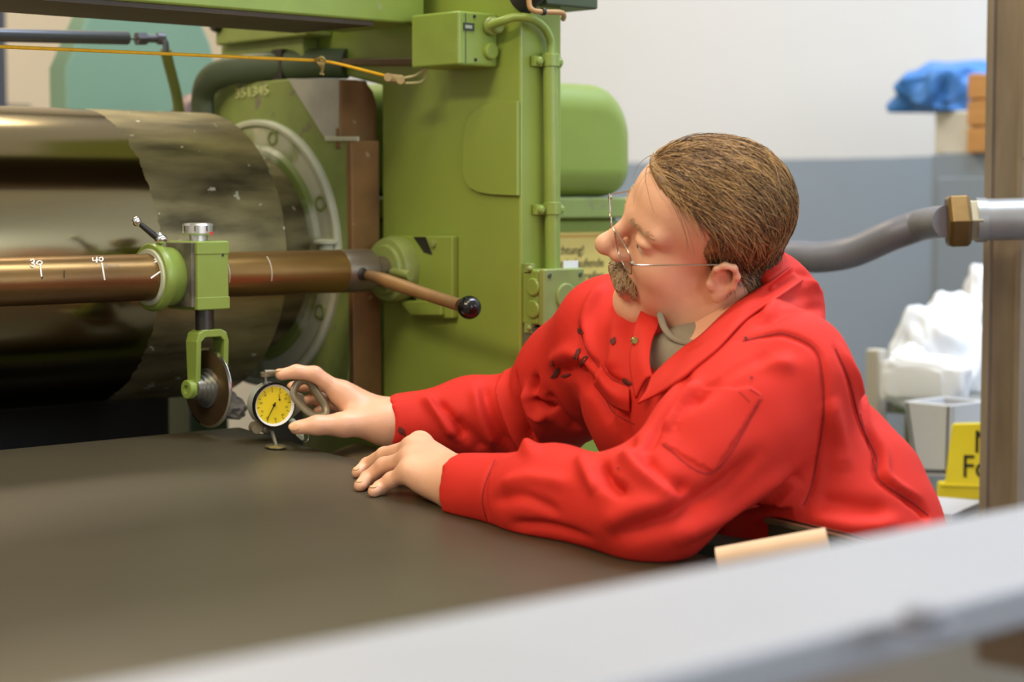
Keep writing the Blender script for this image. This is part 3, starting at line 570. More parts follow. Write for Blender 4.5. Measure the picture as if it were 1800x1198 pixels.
# low bench with papers below the sign
zk = ys[3][2]-.004
kb_ = thing('low_bench', 'low grey bench below the yellow notice board', 'bench', (XY-.1, ys[3][1]-.1, 0))
obj('top', gbox2((XY-.22, 1.69, zk-.03), (XY+.1, ys[3][1]+.15, zk)), mat('bench_grey', srgb(120, 124, 132), .6), kb_, bevel=.004)
for xx in (XY-.2, XY+.06):
    for yy in (1.71, ys[3][1]+.1): obj('leg', gbox2((xx, yy, 0), (xx+.03, yy+.03, zk-.03)), STEELD, kb_)
q = P(1690, 895, 3.1)
tag(obj('paper_stack', gbox((XY-.12, 1.775, zk+.008), (.08, .06, .008), [nrm((1, .3, 0)), nrm((-.3, 1, 0)), ZA]), mat('paper_grey', srgb(190, 192, 200), .7), bevel=.001), 'stack of pale papers on the low bench', 'papers')
tag(obj('grey_cloth', gbox((XY-.10, 1.91, zk+.02), (.08, .05, .02), [nrm((1, -.2, 0)), nrm((.2, 1, 0)), ZA]), mat('cloth_grey', srgb(130, 134, 145), .8, bump=.4, bscale=20), bevel=.015, seg=3, ang=180), 'folded grey cloth on the low bench beside papers', 'cloth')

# ================================================================== conveyor table, rubber sheet and rails
tab = thing('conveyor_table', 'low steel conveyor table under the black rubber sheet', 'table', (.8, 1.5, 0))
XE = 1.578
def slab(x0, x1, y0, y1, o0, o1):
    g = gbox2((x0, y0, 0), (x1, y1, 1)); v = g[0].copy(); v[:, 2] = np.where(v[:, 2] > .5, o1, o0)+sheet_z(v[:, 1]); return v, g[1]
obj('bed', slab(-.5, XE-.05, .75, 2.2, -.06, -.008), STEELD, tab, bevel=.003)
for x in (-.4, XE-.12):
    for y in (.85, 2.1): obj('leg', gbox2((x, y, 0), (x+.06, y+.06, sheet_z(y)-.062)), STEELD, tab, bevel=.003)
RUB = mat('black_rubber', (.050, .039, .020, 1), .42, var=.12, vscale=2.5, bump=.02, bscale=160, spec=.55)
rows = []
ysamp = list(np.linspace(.75, 2.20, 40))
for y in ysamp: rows.append([(x, y, sheet_z(y)+.0015*math.sin(3*x+2*y)*(1 if y < 2.0 else 0)) for x in np.linspace(-.5, XE, 60)])
for t in np.linspace(.15, 1.5, 10): rows.append([(x, 2.20+.06*math.sin(t), sheet_z(2.20)-.06*(1-math.cos(t))) for x in np.linspace(-.5, XE, 60)])
for k in range(len(rows)):      # slightly wavy cut edge
    y = rows[k][-1][1]; rows[k][-1] = (XE+.004*math.sin(9*y)+.002*math.sin(31*y), y, rows[k][-1][2])
tag(obj('rubber_sheet', ggrid(rows), RUB, solid=.004, ang=180), 'wide black rubber sheet lying on the conveyor table', 'rubber sheet')
# curved tray beside the sheet and the dark side casing
TR = mat('dull_tray_steel', srgb(120, 108, 84), .45, .5, var=.15, vscale=10)
rows = []
for yy in np.linspace(1.55, 2.04, 14):
    rows.append([(XE-.01+.10*(1-math.cos(t)), yy, sheet_z(yy)-.056+.06*math.sin(t)*.95-.0) for t in np.linspace(0, 1.45, 9)])
tag(obj('side_tray', ggrid(rows), TR, solid=.003, ang=60), 'curved dull metal tray along the edge of the sheet', 'tray')
cs = thing('side_casing', 'dark green side casing with a bright metal rail edge', 'casing', (1.70, 1.3, 0))
za = .985
CG = mat('casing_paint', srgb(70, 74, 58), .5, var=.2, vscale=14)
obj('panel', gbox2((1.605, .95, .3), (1.652, 1.335, za)), CG, cs, bevel=.004)
obj('panel', gbox2((1.605, 1.345, .3), (1.652, 1.540, za)), CG, cs, bevel=.004)
ra = [PZ(1357, 912, 1.009), PZ(1490, 944, 1.009)]
dvr = nrm(ra[1]-ra[0]); rb = [ra[0]-dvr*.015, ra[1]+dvr*.07]
nr = nrm(np.cross(dvr, ZA)); nr = nr if nr[0] > 0 else -nr
obj('rail', gprism([rb[0], rb[1], rb[1]+nr*.017, rb[0]+nr*.017], (0, 0, -.006)), mat('brass_rail', srgb(150, 140, 110), .3, .8), cs, bevel=.001)
obj('rail_web', gprism([rb[0]+nr*.006, rb[1]+nr*.006, rb[1]+nr*.014, rb[0]+nr*.014], (0, 0, -.12)), CG, cs)
c0, c1 = P(1262, 985, 2.0), P(1455, 950, 1.98)
tag(obj('cardboard_tube', gtube([c0, c0*.66+c1*.34, c0*.33+c1*.67, c1], .0135, 28, 2), mat('cardboard', srgb(208, 172, 136), .75, var=.08, vscale=14, spots=(srgb(110, 90, 80), 55, .68)), ang=60), 'pale cardboard tube with smudged writing beside the sheet', 'cardboard tube')

# ================================================================== out of focus beam in the foreground
ZP = 1.149
bmf = thing('white_guard_rail', 'broad white painted guard beam in front of the conveyor table', 'guard rail', (1.0, .64, 0))
obj('beam', gbox2((.15, .560, ZP-.022), (2.4, .713, ZP)), GREYW, bmf, bevel=.004)
for x in (.22, 2.2): obj('post', gbox2((x, .6, 0), (x+.06, .66, ZP-.022)), WHITE, bmf)
q = PZ(1622, 1108, ZP); obj('bolt', glathe(q, ZA, [(.016, 0), (.016, .004), (.010, .005), (.010, .010)], 6), mat('bolt_grey', srgb(110, 110, 118), .5, .3), bmf)
lo = thing('lower_rail', 'dark lower machine rail in front of the white guard beam', 'rail', (1.0, .5, 0))
obj('rail', gbox2((.3, .47, 1.05), (2.3, .548, 1.085)), mat('brown_rail', srgb(104, 92, 76), .6), lo, bevel=.004)
for x in (.35, 2.2): obj('post', gbox2((x, .48, 0), (x+.05, .53, 1.05)), STEELD, lo)
q = PZ(1745, 1128, 1.085); tag(obj('rail_knob', gsphere(q+np.array([0, 0, .012]), .016, 20, (1, 1, .75)), WHITE), 'small white round knob on the dark lower rail', 'knob')
q = PZ(1800, 1165, 1.085); tag(obj('tan_block', gbox(q+np.array([0, 0, .012]), (.02, .02, .012)), mat('tan_plastic', srgb(170, 140, 112), .6), bevel=.003), 'small tan block on the dark lower rail', 'block')

q = PS(428, 738); rgv, rgf = blob(428, 722, q[0]-.01, .03, .035, .026, 41, .35)
rgv += np.array([q[0]-.012, q[1]+.02, q[2]+.014])-PX(428, 722, q[0]-.01); rgv[:, 2] = np.maximum(rgv[:, 2], sheet_z(rgv[:, 1])+.003)
tag(obj('crumpled_foil', (rgv, rgf), mat('grey_plastic_foil', srgb(150, 148, 146), .4), ang=180), 'crumpled grey plastic foil on the sheet behind the dial gauge', 'foil')
# ================================================================== organic modelling: distance fields -> surface nets
class Field:
    def __init__(s, lo, hi, h):
        s.lo = np.asarray(lo, float); s.h = h; s.n = (np.ceil((np.asarray(hi)-s.lo)/h)).astype(int)+1
        s.D = np.full(tuple(s.n), 1.0, np.float32)
        s.ax = [s.lo[i]+h*np.arange(s.n[i]) for i in range(3)]
    def _reg(s, lo, hi, mg):
        a = np.clip(np.floor((np.asarray(lo)-mg-s.lo)/s.h).astype(int), 0, s.n); b = np.clip(np.ceil((np.asarray(hi)+mg-s.lo)/s.h).astype(int)+1, 0, s.n)
        sl = tuple(slice(i, j) for i, j in zip(a, b))
        g = np.meshgrid(*[s.ax[i][sl[i]].astype(np.float32) for i in range(3)], indexing='ij', sparse=True)
        return sl, g
    def _mix(s, sl, d, k, cut):
        D = s.D[sl]
        if D.size == 0: return
        if cut:
            d = -d; hh = np.maximum(k-np.abs(D-d), 0)/k if k else 0; s.D[sl] = np.maximum(D, d)+(hh*hh*k*.25 if k else 0)
        else:
            hh = np.maximum(k-np.abs(D-d), 0)/k if k else 0; s.D[sl] = np.minimum(D, d)-(hh*hh*k*.25 if k else 0)
    def cone(s, a, b, r1, r2=None, k=.0, cut=False):
        r2 = r1 if r2 is None else r2; a = np.asarray(a, float); b = np.asarray(b, float); rm = max(r1, r2)
        sl, (x, y, z) = s._reg(np.minimum(a, b)-rm, np.maximum(a, b)+rm, k+.02)
        v = b-a; L = float(v@v)+1e-12
        px, py, pz = x-a[0], y-a[1], z-a[2]
        t = np.clip((px*v[0]+py*v[1]+pz*v[2])/L, 0, 1)
        s._mix(sl, np.sqrt((px-t*v[0])**2+(py-t*v[1])**2+(pz-t*v[2])**2)-(r1+(r2-r1)*t), k, cut)
    def chain(s, pts, rs, k=.0, cut=False):
        for i in range(len(pts)-1): s.cone(pts[i], pts[i+1], rs[i], rs[i+1], k, cut)
    def ell(s, c, r, k=.0, ax=None, cut=False):
        c = np.asarray(c, float); r = np.asarray(r, float); rm = r.max()
        sl, (x, y, z) = s._reg(c-rm if ax is not None else c-r, c+rm if ax is not None else c+r, k+.02)
        x, y, z = x-c[0], y-c[1], z-c[2]
        if ax is not None: x, y, z = [ax[i][0]*x+ax[i][1]*y+ax[i][2]*z for i in range(3)]
        k0 = np.sqrt((x/r[0])**2+(y/r[1])**2+(z/r[2])**2); k1 = np.sqrt((x/r[0]**2)**2+(y/r[1]**2)**2+(z/r[2]**2)**2)+1e-9
        s._mix(sl, k0*(k0-1)/k1, k, cut)
    def plane_cut(s, p, n, lo, hi):
        """remove everything on the +n side within a box"""
        sl, (x, y, z) = s._reg(lo, hi, 0); n = nrm(n)
        s._mix(sl, -((x-p[0])*n[0]+(y-p[1])*n[1]+(z-p[2])*n[2]), 0, True)
    def mesh(s):
        D = s.D; n = D.shape; S = D < 0
        c = np.zeros((n[0]-1, n[1]-1, n[2]-1), np.int8)
        offs = [(i, j, k) for i in (0, 1) for j in (0, 1) for k in (0, 1)]
        for i, j, k in offs: c += S[i:n[0]-1+i, j:n[1]-1+j, k:n[2]-1+k]
        act = np.argwhere((c > 0) & (c < 8)); idx = -np.ones(c.shape, np.int32); idx[tuple(act.T)] = np.arange(len(act))
        acc = np.zeros((len(act), 3)); cnt = np.zeros(len(act))
        for o in offs:
            for a in range(3):
                if o[a]: continue
                o2 = list(o); o2[a] = 1
                d0 = D[tuple((act+o).T)]; d1 = D[tuple((act+o2).T)]; m = (d0 < 0) != (d1 < 0)
                t = d0[m]/(d0[m]-d1[m]); q = np.tile(np.array(o, float), (m.sum(), 1)); q[:, a] = t
                acc[m] += q; cnt[m] += 1
        V = s.lo+s.h*(act+acc/cnt[:, None]); Q = []
        for a in range(3):
            b, e = (a+1) % 3, (a+2) % 3
            sl0 = [slice(None)]*3; sl1 = [slice(None)]*3; sl0[a] = slice(0, -1); sl1[a] = slice(1, None)
            A, B = S[tuple(sl0)], S[tuple(sl1)]
            E = np.argwhere(A != B); E = E[(E[:, b] > 0) & (E[:, e] > 0) & (E[:, b] < n[b]-1) & (E[:, e] < n[e]-1)]
            pos = A[tuple(E.T)]
            def cell(db, de):
                q = E.copy(); q[:, b] -= db; q[:, e] -= de; return idx[tuple(q.T)]
            q = np.stack([cell(1, 1), cell(0, 1), cell(0, 0), cell(1, 0)], 1); q[~pos] = q[~pos][:, ::-1]; Q.append(q)
        return V, np.vstack(Q)
def fast_mesh(name, V, Q):
    me = bpy.data.meshes.new(name); me.vertices.add(len(V)); me.vertices.foreach_set('co', np.asarray(V, np.float32).ravel())
    k = Q.shape[1]; me.loops.add(len(Q)*k); me.loops.foreach_set('vertex_index', Q.astype(np.int32).ravel())
    me.polygons.add(len(Q)); me.polygons.foreach_set('loop_start', np.arange(0, len(Q)*k, k, dtype=np.int32))
    me.polygons.foreach_set('use_smooth', np.ones(len(Q), bool)); me.update(calc_edges=True); me.validate(); return me
def vnormals(V, Q):
    N = np.zeros_like(V); a = np.cross(V[Q[:, 2]]-V[Q[:, 0]], V[Q[:, 3]]-V[Q[:, 1]])
    for i in range(4): np.add.at(N, Q[:, i], a)
    return N/(np.linalg.norm(N, axis=1)[:, None]+1e-12)
def smooth(V, Q, it=2, lam=.5):
    for _ in range(it):
        A = np.zeros_like(V); C = np.zeros(len(V))
        for i in range(4):
            for j in (1, 3): np.add.at(A, Q[:, i], V[Q[:, (i+j) % 4]]); np.add.at(C, Q[:, i], 1)
        V = V+lam*(A/C[:, None]-V)
    return V
def subdivide(V, Q):
    """linear quad split followed by a light smooth"""
    E = np.sort(np.vstack([Q[:, [0, 1]], Q[:, [1, 2]], Q[:, [2, 3]], Q[:, [3, 0]]]), 1)
    u, inv = np.unique(E[:, 0].astype(np.int64)*len(V)+E[:, 1], return_inverse=True); inv = inv.ravel()
    n = len(Q); m = len(V); ev = (V[u//m]+V[u % m])/2; fc = V[Q].mean(1)
    e = [m+inv[i*n:(i+1)*n] for i in range(4)]; c = m+len(u)+np.arange(n)
    q = np.vstack([np.stack([Q[:, i], e[i], c, e[i-1]], 1) for i in range(4)])
    return smooth(np.vstack([V, ev, fc]), q, 1, .5), q
from mathutils.bvhtree import BVHTree
def bvh(V, Q): return BVHTree.FromPolygons([tuple(p) for p in V.tolist()], [tuple(q) for q in Q.tolist()])
def hit(tree, px, py):
    d = ray(px, py); h = tree.ray_cast(Vector(CAM), Vector(nrm(d)))
    return (None, None) if h[0] is None else (np.array(h[0]), np.array(h[1]))
def part_mesh(name, me, m, parent):
    me.materials.append(m); o = bpy.data.objects.new(name, me); scene.collection.objects.link(o); o.parent = parent; ORG[o.name] = ORG[parent.name]; return o

# ------------------------------------------------------------------ pose of the worker (joints)
def V3(r, u, t): return r*RT+u*UP-t*FW
HF = nrm(V3(-.985, -.05, .16)); HL = V3(.16, -.63, .76); HL = nrm(HL-HF*(HL@HF)); HU = np.cross(HF, HL)
HO = P(1244, 420, 2.32)
def HW(x, y, z): return HO+x*HF+y*HL+z*HU
HM = np.stack([HF, HL, HU])
shL, elL, wrL = P(1378, 672, 2.165), P(1140, 893, 2.095), P(812, 858, 2.262)
shR, elR, wrR = P(1080, 592, 2.47), P(946, 732, 2.635), P(690, 742, 2.60)
NB = P(1335, 552, 2.36)
SA = nrm(shL-shR)
TOP, WST, PEL = P(1250, 712, 2.325), P(1372, 880, 2.31), P(1465, 1080, 2.28)
SKIN = mat('skin', srgb(222, 168, 134), .46, var=.11, vscale=16, bump=.05, bscale=160, sss=.12)
RED = mat('red_work_cloth', srgb(200, 42, 29), .75, var=.05, vscale=7, bump=.05, bscale=420, spec=.25)
man = thing('person', 'man in red coveralls and glasses leaning over the rubber sheet with a dial gauge', 'person', (PEL[0]+.02, PEL[1], 0))
MO = ORG['person']

# ------------------------------------------------------------------ coverall
def torso_field(f, s=0., arms=True, legs=True):
    k = .05
    for sg, w in ((1, 1), (-1, 1)):
        f.chain([TOP+SA*sg*.088, WST+SA*sg*.080, PEL+SA*sg*.075], [.104-s, .112-s, .122-s], k)
    f.cone(TOP-SA*.05, TOP+SA*.05, .105-s, .105-s, k)
    f.cone(NB, shL+SA*-.03, .058-s, .066-s, k); f.cone(NB, shR+SA*.03, .058-s, .066-s, k); f.cone(NB, TOP, .06-s, .09-s, k)
    if arms:
        mL = elL*.5+shL*.5
        f.chain([shL, shL*.7+elL*.3], [.080-s, .077-s], .035); f.chain([shL*.7+elL*.3, mL, elL], [.077-s, .074-s, .060-s], .012)
        f.chain([elL, elL*.5+wrL*.5, wrL], [.060-s, .052-s, .0405-s], .03)
        mR = shR*.45+elR*.55
        f.chain([shR, mR, elR], [.078-s, .068-s, .060-s], .04)
        f.chain([elR, elR*.55+wrR*.45, wrR], [.060-s, .050-s, .0355-s], .03)
HIP = [PEL+SA*.085, PEL-SA*.085]
lo = np.min([shL, shR, elL, elR, wrL, wrR, PEL, NB], 0)-.16; hi = np.max([shL, shR, elL, elR, wrL, wrR, PEL, NB], 0)+.16
f = Field(lo, hi, .0055); torso_field(f)
# open cuffs and the V neck
for w_, e_, rr in ((wrL, elL, .032), (wrR, elR, .0262)):
    ax = nrm(w_-e_); f.plane_cut(w_+ax*.004, ax, w_-.075, w_+.075)
    f.cone(w_-ax*.03, w_+ax*.05, rr, rr, 0, True)
V0, V1 = P(1196, 560, 2.21), P(1150, 664, 2.20)
f.chain([P(1262, 530, 2.275), P(1208, 580, 2.262), P(1150, 662, 2.225)], [.058, .055, .014], .01, True)
f.cone(NB+HU*.0, HW(-.01, 0, -.06), .058, .066, .01, True)
CV, CQ = f.mesh(); CV = smooth(CV, CQ, 2, .4); CV, CQ = subdivide(CV, CQ)
tree0 = bvh(CV, CQ); CN = vnormals(CV, CQ)
def folds(lst):
    """raise (+) or press in (-) cloth along surveyed lines: (pixels, half width m, height m)"""
    disp = np.zeros(len(CV))
    for pts, wd, ht in lst:
        pp = catmull([np.array([x, y, 0.]) for x, y in pts], 24)
        h3 = [hit(tree0, x, y) for x, y, _ in pp]; ok = [a for a in h3 if a[0] is not None]
        if len(ok) < 2: continue
        B = np.array([a[0] for a in ok]); BN = np.array([a[1] for a in ok])
        sel = np.where(np.all((CV > B.min(0)-3*wd) & (CV < B.max(0)+3*wd), 1))[0]
        if len(sel) == 0: continue
        d = np.linalg.norm(CV[sel][:, None]-B[None], axis=2); j = d.argmin(1); dm = d[np.arange(len(sel)), j]
        t = j/(len(B)-1); taper = np.minimum(1, np.minimum(t, 1-t)*4+.25)
        facing = (CN[sel]*BN[j]).sum(1) > 0
        disp[sel] += ht*np.exp(-(dm/wd)**2)*taper*facing
    return disp
FOLDS = [
 # near sleeve
 ([(1056, 815), (1068, 845), (1100, 868)], .008, -.011), ([(1020, 800), (1035, 830), (1050, 865)], .010, .006), ([(1098, 792), (1130, 830), (1190, 868)], .012, .009),
 ([(1128, 798), (1165, 842), (1215, 862)], .009, -.008), ([(1085, 940), (1160, 915), (1260, 860), (1330, 800)], .012, -.008), ([(1060, 925), (1130, 890), (1200, 885)], .014, .006),
 ([(1180, 950), (1290, 890), (1390, 820)], .014, .007), ([(1250, 945), (1350, 880), (1410, 830)], .010, -.007), ([(870, 880), (920, 872), (980, 900)], .008, -.004),
 ([(880, 850), (930, 838), (1000, 850)], .010, .004), ([(900, 920), (960, 925), (1040, 945)], .008, -.004), ([(1240, 680), (1330, 640), (1400, 640)], .012, .006), ([(1200, 720), (1280, 660), (1360, 625)], .010, -.007),
 ([(1180, 770), (1200, 720), (1240, 690)], .010, -.003), ([(1300, 930), (1370, 880), (1400, 840)], .012, .006), ([(870, 808), (853, 850), (856, 912)], .0035, -.003),
 # far sleeve
 ([(889, 655), (894, 710), (912, 760), (936, 798)], .010, .012), ([(905, 660), (912, 720), (938, 780)], .007, -.010), ([(925, 680), (938, 720), (962, 735)], .008, .010),
 ([(938, 702), (955, 714), (972, 722)], .005, -.014), ([(940, 660), (936, 690)], .006, -.010), ([(850, 675), (862, 730), (900, 795)], .009, -.007), ([(835, 680), (845, 735), (870, 785)], .010, .006),
 ([(745, 697), (775, 730), (800, 768)], .009, .008), ([(768, 703), (795, 740), (818, 772)], .007, -.008), ([(800, 735), (830, 765), (850, 792)], .010, -.005),
 ([(985, 655), (1010, 650), (1030, 640)], .010, -.006), ([(960, 690), (985, 730), (1020, 760)], .010, -.007), ([(965, 640), (1000, 620), (1040, 640)], .012, .007), ([(1010, 650), (1050, 690), (1075, 740)], .012, -.008),
 ([(1017, 575), (1030, 620), (1052, 648)], .006, -.006), ([(1060, 500), (1030, 560), (1045, 630)], .010, .006),
 # trunk
 ([(1340, 560), (1380, 520), (1430, 505)], .008, .006), ([(1330, 575), (1390, 545), (1450, 540)], .008, -.005), ([(1360, 500), (1410, 480), (1440, 490)], .007, -.005), ([(1350, 535), (1400, 500), (1450, 515)], .006, .005),
 ([(1305, 600), (1345, 590), (1382, 587), (1432, 612), (1446, 660), (1448, 730), (1438, 800), (1428, 850), (1414, 888)], .004, -.004),
 ([(1468, 612), (1492, 665), (1512, 740), (1540, 800), (1546, 842), (1600, 880), (1632, 905)], .005, -.006), ([(1480, 610), (1505, 665), (1526, 740), (1554, 796), (1562, 838), (1612, 872)], .007, .005),
 ([(1455, 700), (1470, 760), (1480, 830)], .014, .006), ([(1440, 880), (1500, 890), (1560, 900)], .012, -.006), ([(1420, 905), (1500, 925), (1580, 915)], .012, .006), ([(1590, 870), (1620, 890), (1630, 910)], .008, -.006),
 ([(1110, 560), (1108, 620), (1095, 680)], .010, -.005), ([(1085, 560), (1080, 610), (1078, 650)], .012, .005), ([(1058, 642), (1072, 664), (1106, 680)], .005, -.005), ([(1050, 650), (1068, 680), (1105, 694)], .008, .006), ([(1095, 720), (1100, 760), (1108, 790)], .010, -.006), ([(1206, 664), (1172, 720), (1146, 765), (1134, 792)], .009, -.008), ([(1222, 668), (1192, 715), (1168, 760)], .009, .006),
]
CV = CV+CN*folds([(p_, w_*.85, h_*1.35) for p_, w_, h_ in FOLDS])[:, None]
CV = smooth(CV, CQ, 1, .4)
# gentle irregular cloth waviness
CV = CV+CN*(.0016*np.sin(CV@np.array([38., 21, 52]))*np.sin(CV@np.array([-25., 44, 31])+1.3))[:, None]
# sleeve pocket: a second layer of cloth standing 2 mm proud
pol = np.array([(1165, 780), (1254, 830), (1339, 697), (1318, 682), (1240, 684)], float); pr = proj(CV)
def inside(q, pl):
    r_ = np.zeros(len(q), bool); n_ = len(pl); j = n_-1
    for i in range(n_):
        c = ((pl[i, 1] > q[:, 1]) != (pl[j, 1] > q[:, 1])) & (q[:, 0] < (pl[j, 0]-pl[i, 0])*(q[:, 1]-pl[i, 1])/(pl[j, 1]-pl[i, 1]+1e-9)+pl[i, 0]); r_ ^= c; j = i
    return r_
view = CAM-CV; fc = (CN*view).sum(1) > 0
sel = inside(pr[:, :2], pol) & fc & (pr[:, 2] < 2.22); CV[sel] += CN[sel]*.0025
# the sleeve rests on the sheet instead of sinking into it
onsh = (CV[:, 0] < XE+.01) & (CV[:, 1] < 2.2); CV[:, 2] = np.where(onsh, np.maximum(CV[:, 2], sheet_z(CV[:, 1])+.0042), CV[:, 2])
XBEL = 1.668
def press(v, x0):
    m_ = (v[:, 0] > 1.635) & (v[:, 0] < x0) & (v[:, 2] < 1.022) & (v[:, 1] < 1.80); v[m_, 0] = x0
press(CV, XBEL)
tree1 = bvh(CV, CQ)
# trouser legs
lf = Field((PEL-.3)*[1, 1, 0]+[0, 0, .05], PEL+.3, .012)
for hp in HIP:
    ank = np.array([hp[0]+.04, hp[1], .06]); kn_ = np.array([hp[0]+.01, hp[1], .47]); lf.chain([hp, kn_, ank], [.105, .078, .07], .03)
lf.cone(PEL+SA*.07, PEL-SA*.07, .118, .118, .04)
lf.plane_cut(np.array([0, 0, .075]), (0, 0, -1), lf.lo, lf.lo+[9, 9, .3])
LV, LQ = lf.mesh(); LV[:, 0] = np.maximum(LV[:, 0], 1.712)
me = fast_mesh('coverall', np.vstack([CV, LV])-MO, np.vstack([CQ, LQ+len(CV)]))
cov = part_mesh('coverall', me, RED, man); cov['label'] = 'red work coverall with stained sleeves'
for hp in HIP:
    b0 = np.array([hp[0]+.04, hp[1], 0.])
    sf = Field(b0-[.22, .09, .01], b0+[.12, .09, .14], .006)
    sf.ell(b0+[-.02, 0, .05], (.075, .045, .05), .02); sf.ell(b0+[-.11, 0, .035], (.075, .045, .04), .03); sf.cone(b0+[.02, 0, .06], b0+[.02, 0, .11], .045, .045, .02)
    sf.plane_cut(b0+[0, 0, .002], (0, 0, -1), sf.lo, sf.lo+[1, 1, .05]); sv, sq = sf.mesh(); part_mesh('work_shoe', fast_mesh('work_shoe', sv-MO, sq), BLACK, man)

# ------------------------------------------------------------------ seams, snaps, stains on the cloth
SEAM = mat('dark_red_seam', srgb(138, 20, 20), .8); STAIN = mat('dark_oil_stain', srgb(92, 34, 26), .85)
def on_cloth(px, py, off=.0):
    h = hit(tree1, px, py)
    return None if h[0] is None else h[0]+h[1]*off
def seam(pts, r=.0008, m=SEAM, name='seam'):
    pp = catmull([np.array([x, y, 0.]) for x, y in pts], 7); q = [on_cloth(x, y, .0002) for x, y, _ in pp]; q = [a for a in q if a is not None]
    keep = [q[0]]
    for a in q[1:]:
        if np.linalg.norm(a-keep[-1]) < .05: keep.append(a)
    if len(keep) > 2: obj(name, gtube(keep, r, 6, 0), m, cov)
for pts, r_ in (([(870, 808), (853, 850), (848, 880), (856, 915)], .0007), ([(1305, 600), (1345, 590), (1382, 587), (1432, 612), (1446, 660), (1448, 730), (1438, 800), (1428, 850), (1414, 888)], .0008),
            ([(1468, 612), (1492, 665), (1512, 740), (1540, 800), (1546, 842), (1600, 880), (1632, 905)], .0010), ([(1165, 780), (1254, 830), (1339, 697)], .0007), ([(1300, 688), (1318, 706)], .0005), ([(1339, 697), (1318, 683)], .0006),
            ([(1512, 726), (1528, 790), (1540, 830)], .0006), ([(1017, 560), (1026, 600), (1052, 645)], .0007), ([(1058, 642), (1072, 664), (1106, 680)], .0008), ([(1064, 700), (1080, 726), (1115, 745)], .0006)): seam(pts, r_)
def stain(px, py, a, b_, rot):
    pts = []
    for t in np.linspace(0, 2*math.pi, 18, endpoint=False):
        u_ = a*math.cos(t)*(1+.25*math.sin(3*t+px)); v_ = b_*math.sin(t)*(1+.35*math.cos(2*t+py)); q = on_cloth(px+u_*math.cos(rot)-v_*math.sin(rot), py+u_*math.sin(rot)+v_*math.cos(rot), .0014)
        if q is None: return
        pts.append(q)
    c = on_cloth(px, py, .0030); n = len(pts); obj('oil_stain', (np.vstack([pts, [c]]), [(i, (i+1) % n, n) for i in range(n)]), STAIN, cov, ang=180)
for q in ((1015, 622, 9, 5, 1.9), (1025, 635, 10, 5, -.9), (978, 655, 11, 5, -.8), (996, 660, 8, 3.5, -.2), (973, 640, 2.5, 2.5, 0), (972, 634, 2, 2, 0), (1020, 582, 6, 4, .5), (1078, 600, 7, 3.5, 1.9), (1009, 628, 3, 2, 0),
          (706, 757, 9, 4, .9), (1103, 672, 9, 6, .5), (1113, 594, 3, 6, .3), (1312, 595, 3, 3, 0), (1321, 664, 2, 2, 0), (1088, 823, 2, 2, 0)): stain(*q)

# ------------------------------------------------------------------ collar and lapels
def flap(name, rows, off, th=.003, lab=None):
    """cloth flap laid over the chest: rows of pixels; off = stand-off per row"""
    R3 = []
    for i, rw in enumerate(rows):
        r3 = []
        for j, q in enumerate(rw):
            x, y = q[:2]; o_ = off[i][j] if hasattr(off[i], '__len__') else off[i]
            dd = q[2] if len(q) > 2 else None
            if dd is None:
                h = on_cloth(x, y); r3.append(h-ray(x, y)*o_ if h is not None else P(x, y, 2.2))
            else:
                h = on_cloth(x, y); dd = dd if h is None else min(dd, float((h-CAM)@FW)-.006); r3.append(P(x, y, dd))
        R3.append(r3)
    # every point sits at its own place on the garment; smooth in between
    fine = [catmull(r3, 5) for r3 in R3]; fine = np.array(fine); cols = [catmull(fine[:, j], 5) for j in range(fine.shape[1])]
    o = obj(name, ggrid(np.array(cols)), RED, cov, solid=th, ang=180)
    if lab: o['label'] = lab
    return o
flap('lapel', [[(1146, 662, 2.212), (1168, 640, 2.213), (1200, 612, 2.222), (1232, 590, 2.238), (1272, 552, 2.262), (1312, 520, 2.29), (1352, 497, 2.315), (1390, 468, 2.36)],
               [(1136, 688, 2.195), (1166, 664, 2.19), (1198, 636, 2.196), (1226, 622, 2.206), (1268, 585, 2.228), (1308, 545, 2.255), (1352, 515, 2.28), (1398, 480, 2.34)],
               [(1121, 709, 2.19), (1158, 692, 2.18), (1190, 672, 2.178), (1222, 645, 2.185), (1262, 612, 2.205), (1312, 560, 2.235), (1366, 522, 2.265), (1412, 492, 2.33)]], None if False else [0, 0, 0])
flap('lapel', [[(1147, 662, 2.212), (1142, 634, 2.225), (1146, 600, 2.25), (1156, 575, 2.285), (1164, 556, 2.32), (1172, 545, 2.36)],
               [(1134, 668, 2.215), (1128, 634, 2.228), (1130, 600, 2.252), (1138, 572, 2.285), (1146, 552, 2.32), (1152, 540, 2.36)],
               [(1118, 700, 2.222), (1108, 640, 2.245), (1112, 600, 2.268), (1118, 570, 2.295), (1126, 548, 2.325), (1132, 534, 2.36)]], [0, 0, 0])
flap('chest_pocket', [[(1059, 646), (1068, 660), (1082, 672), (1106, 682)], [(1050, 662), (1064, 682), (1082, 694), (1106, 702)], [(1044, 674), (1066, 702), (1084, 716), (1107, 724)]], [.010, .007, .004], .002)
BRS = mat('brass_snap', srgb(190, 170, 110), .25, .9)
ls_ = on_cloth(1187, 657)
for c_ in (P(1187, 657, min(2.186, float((ls_-CAM)@FW)-.0085)), P(1116, 599, 2.255)): obj('snap', glathe(c_+FW*.003, -FW, [(.0048, 0), (.0048, .002), (.003, .0045), (.001, .0045)], 16), BRS, cov)

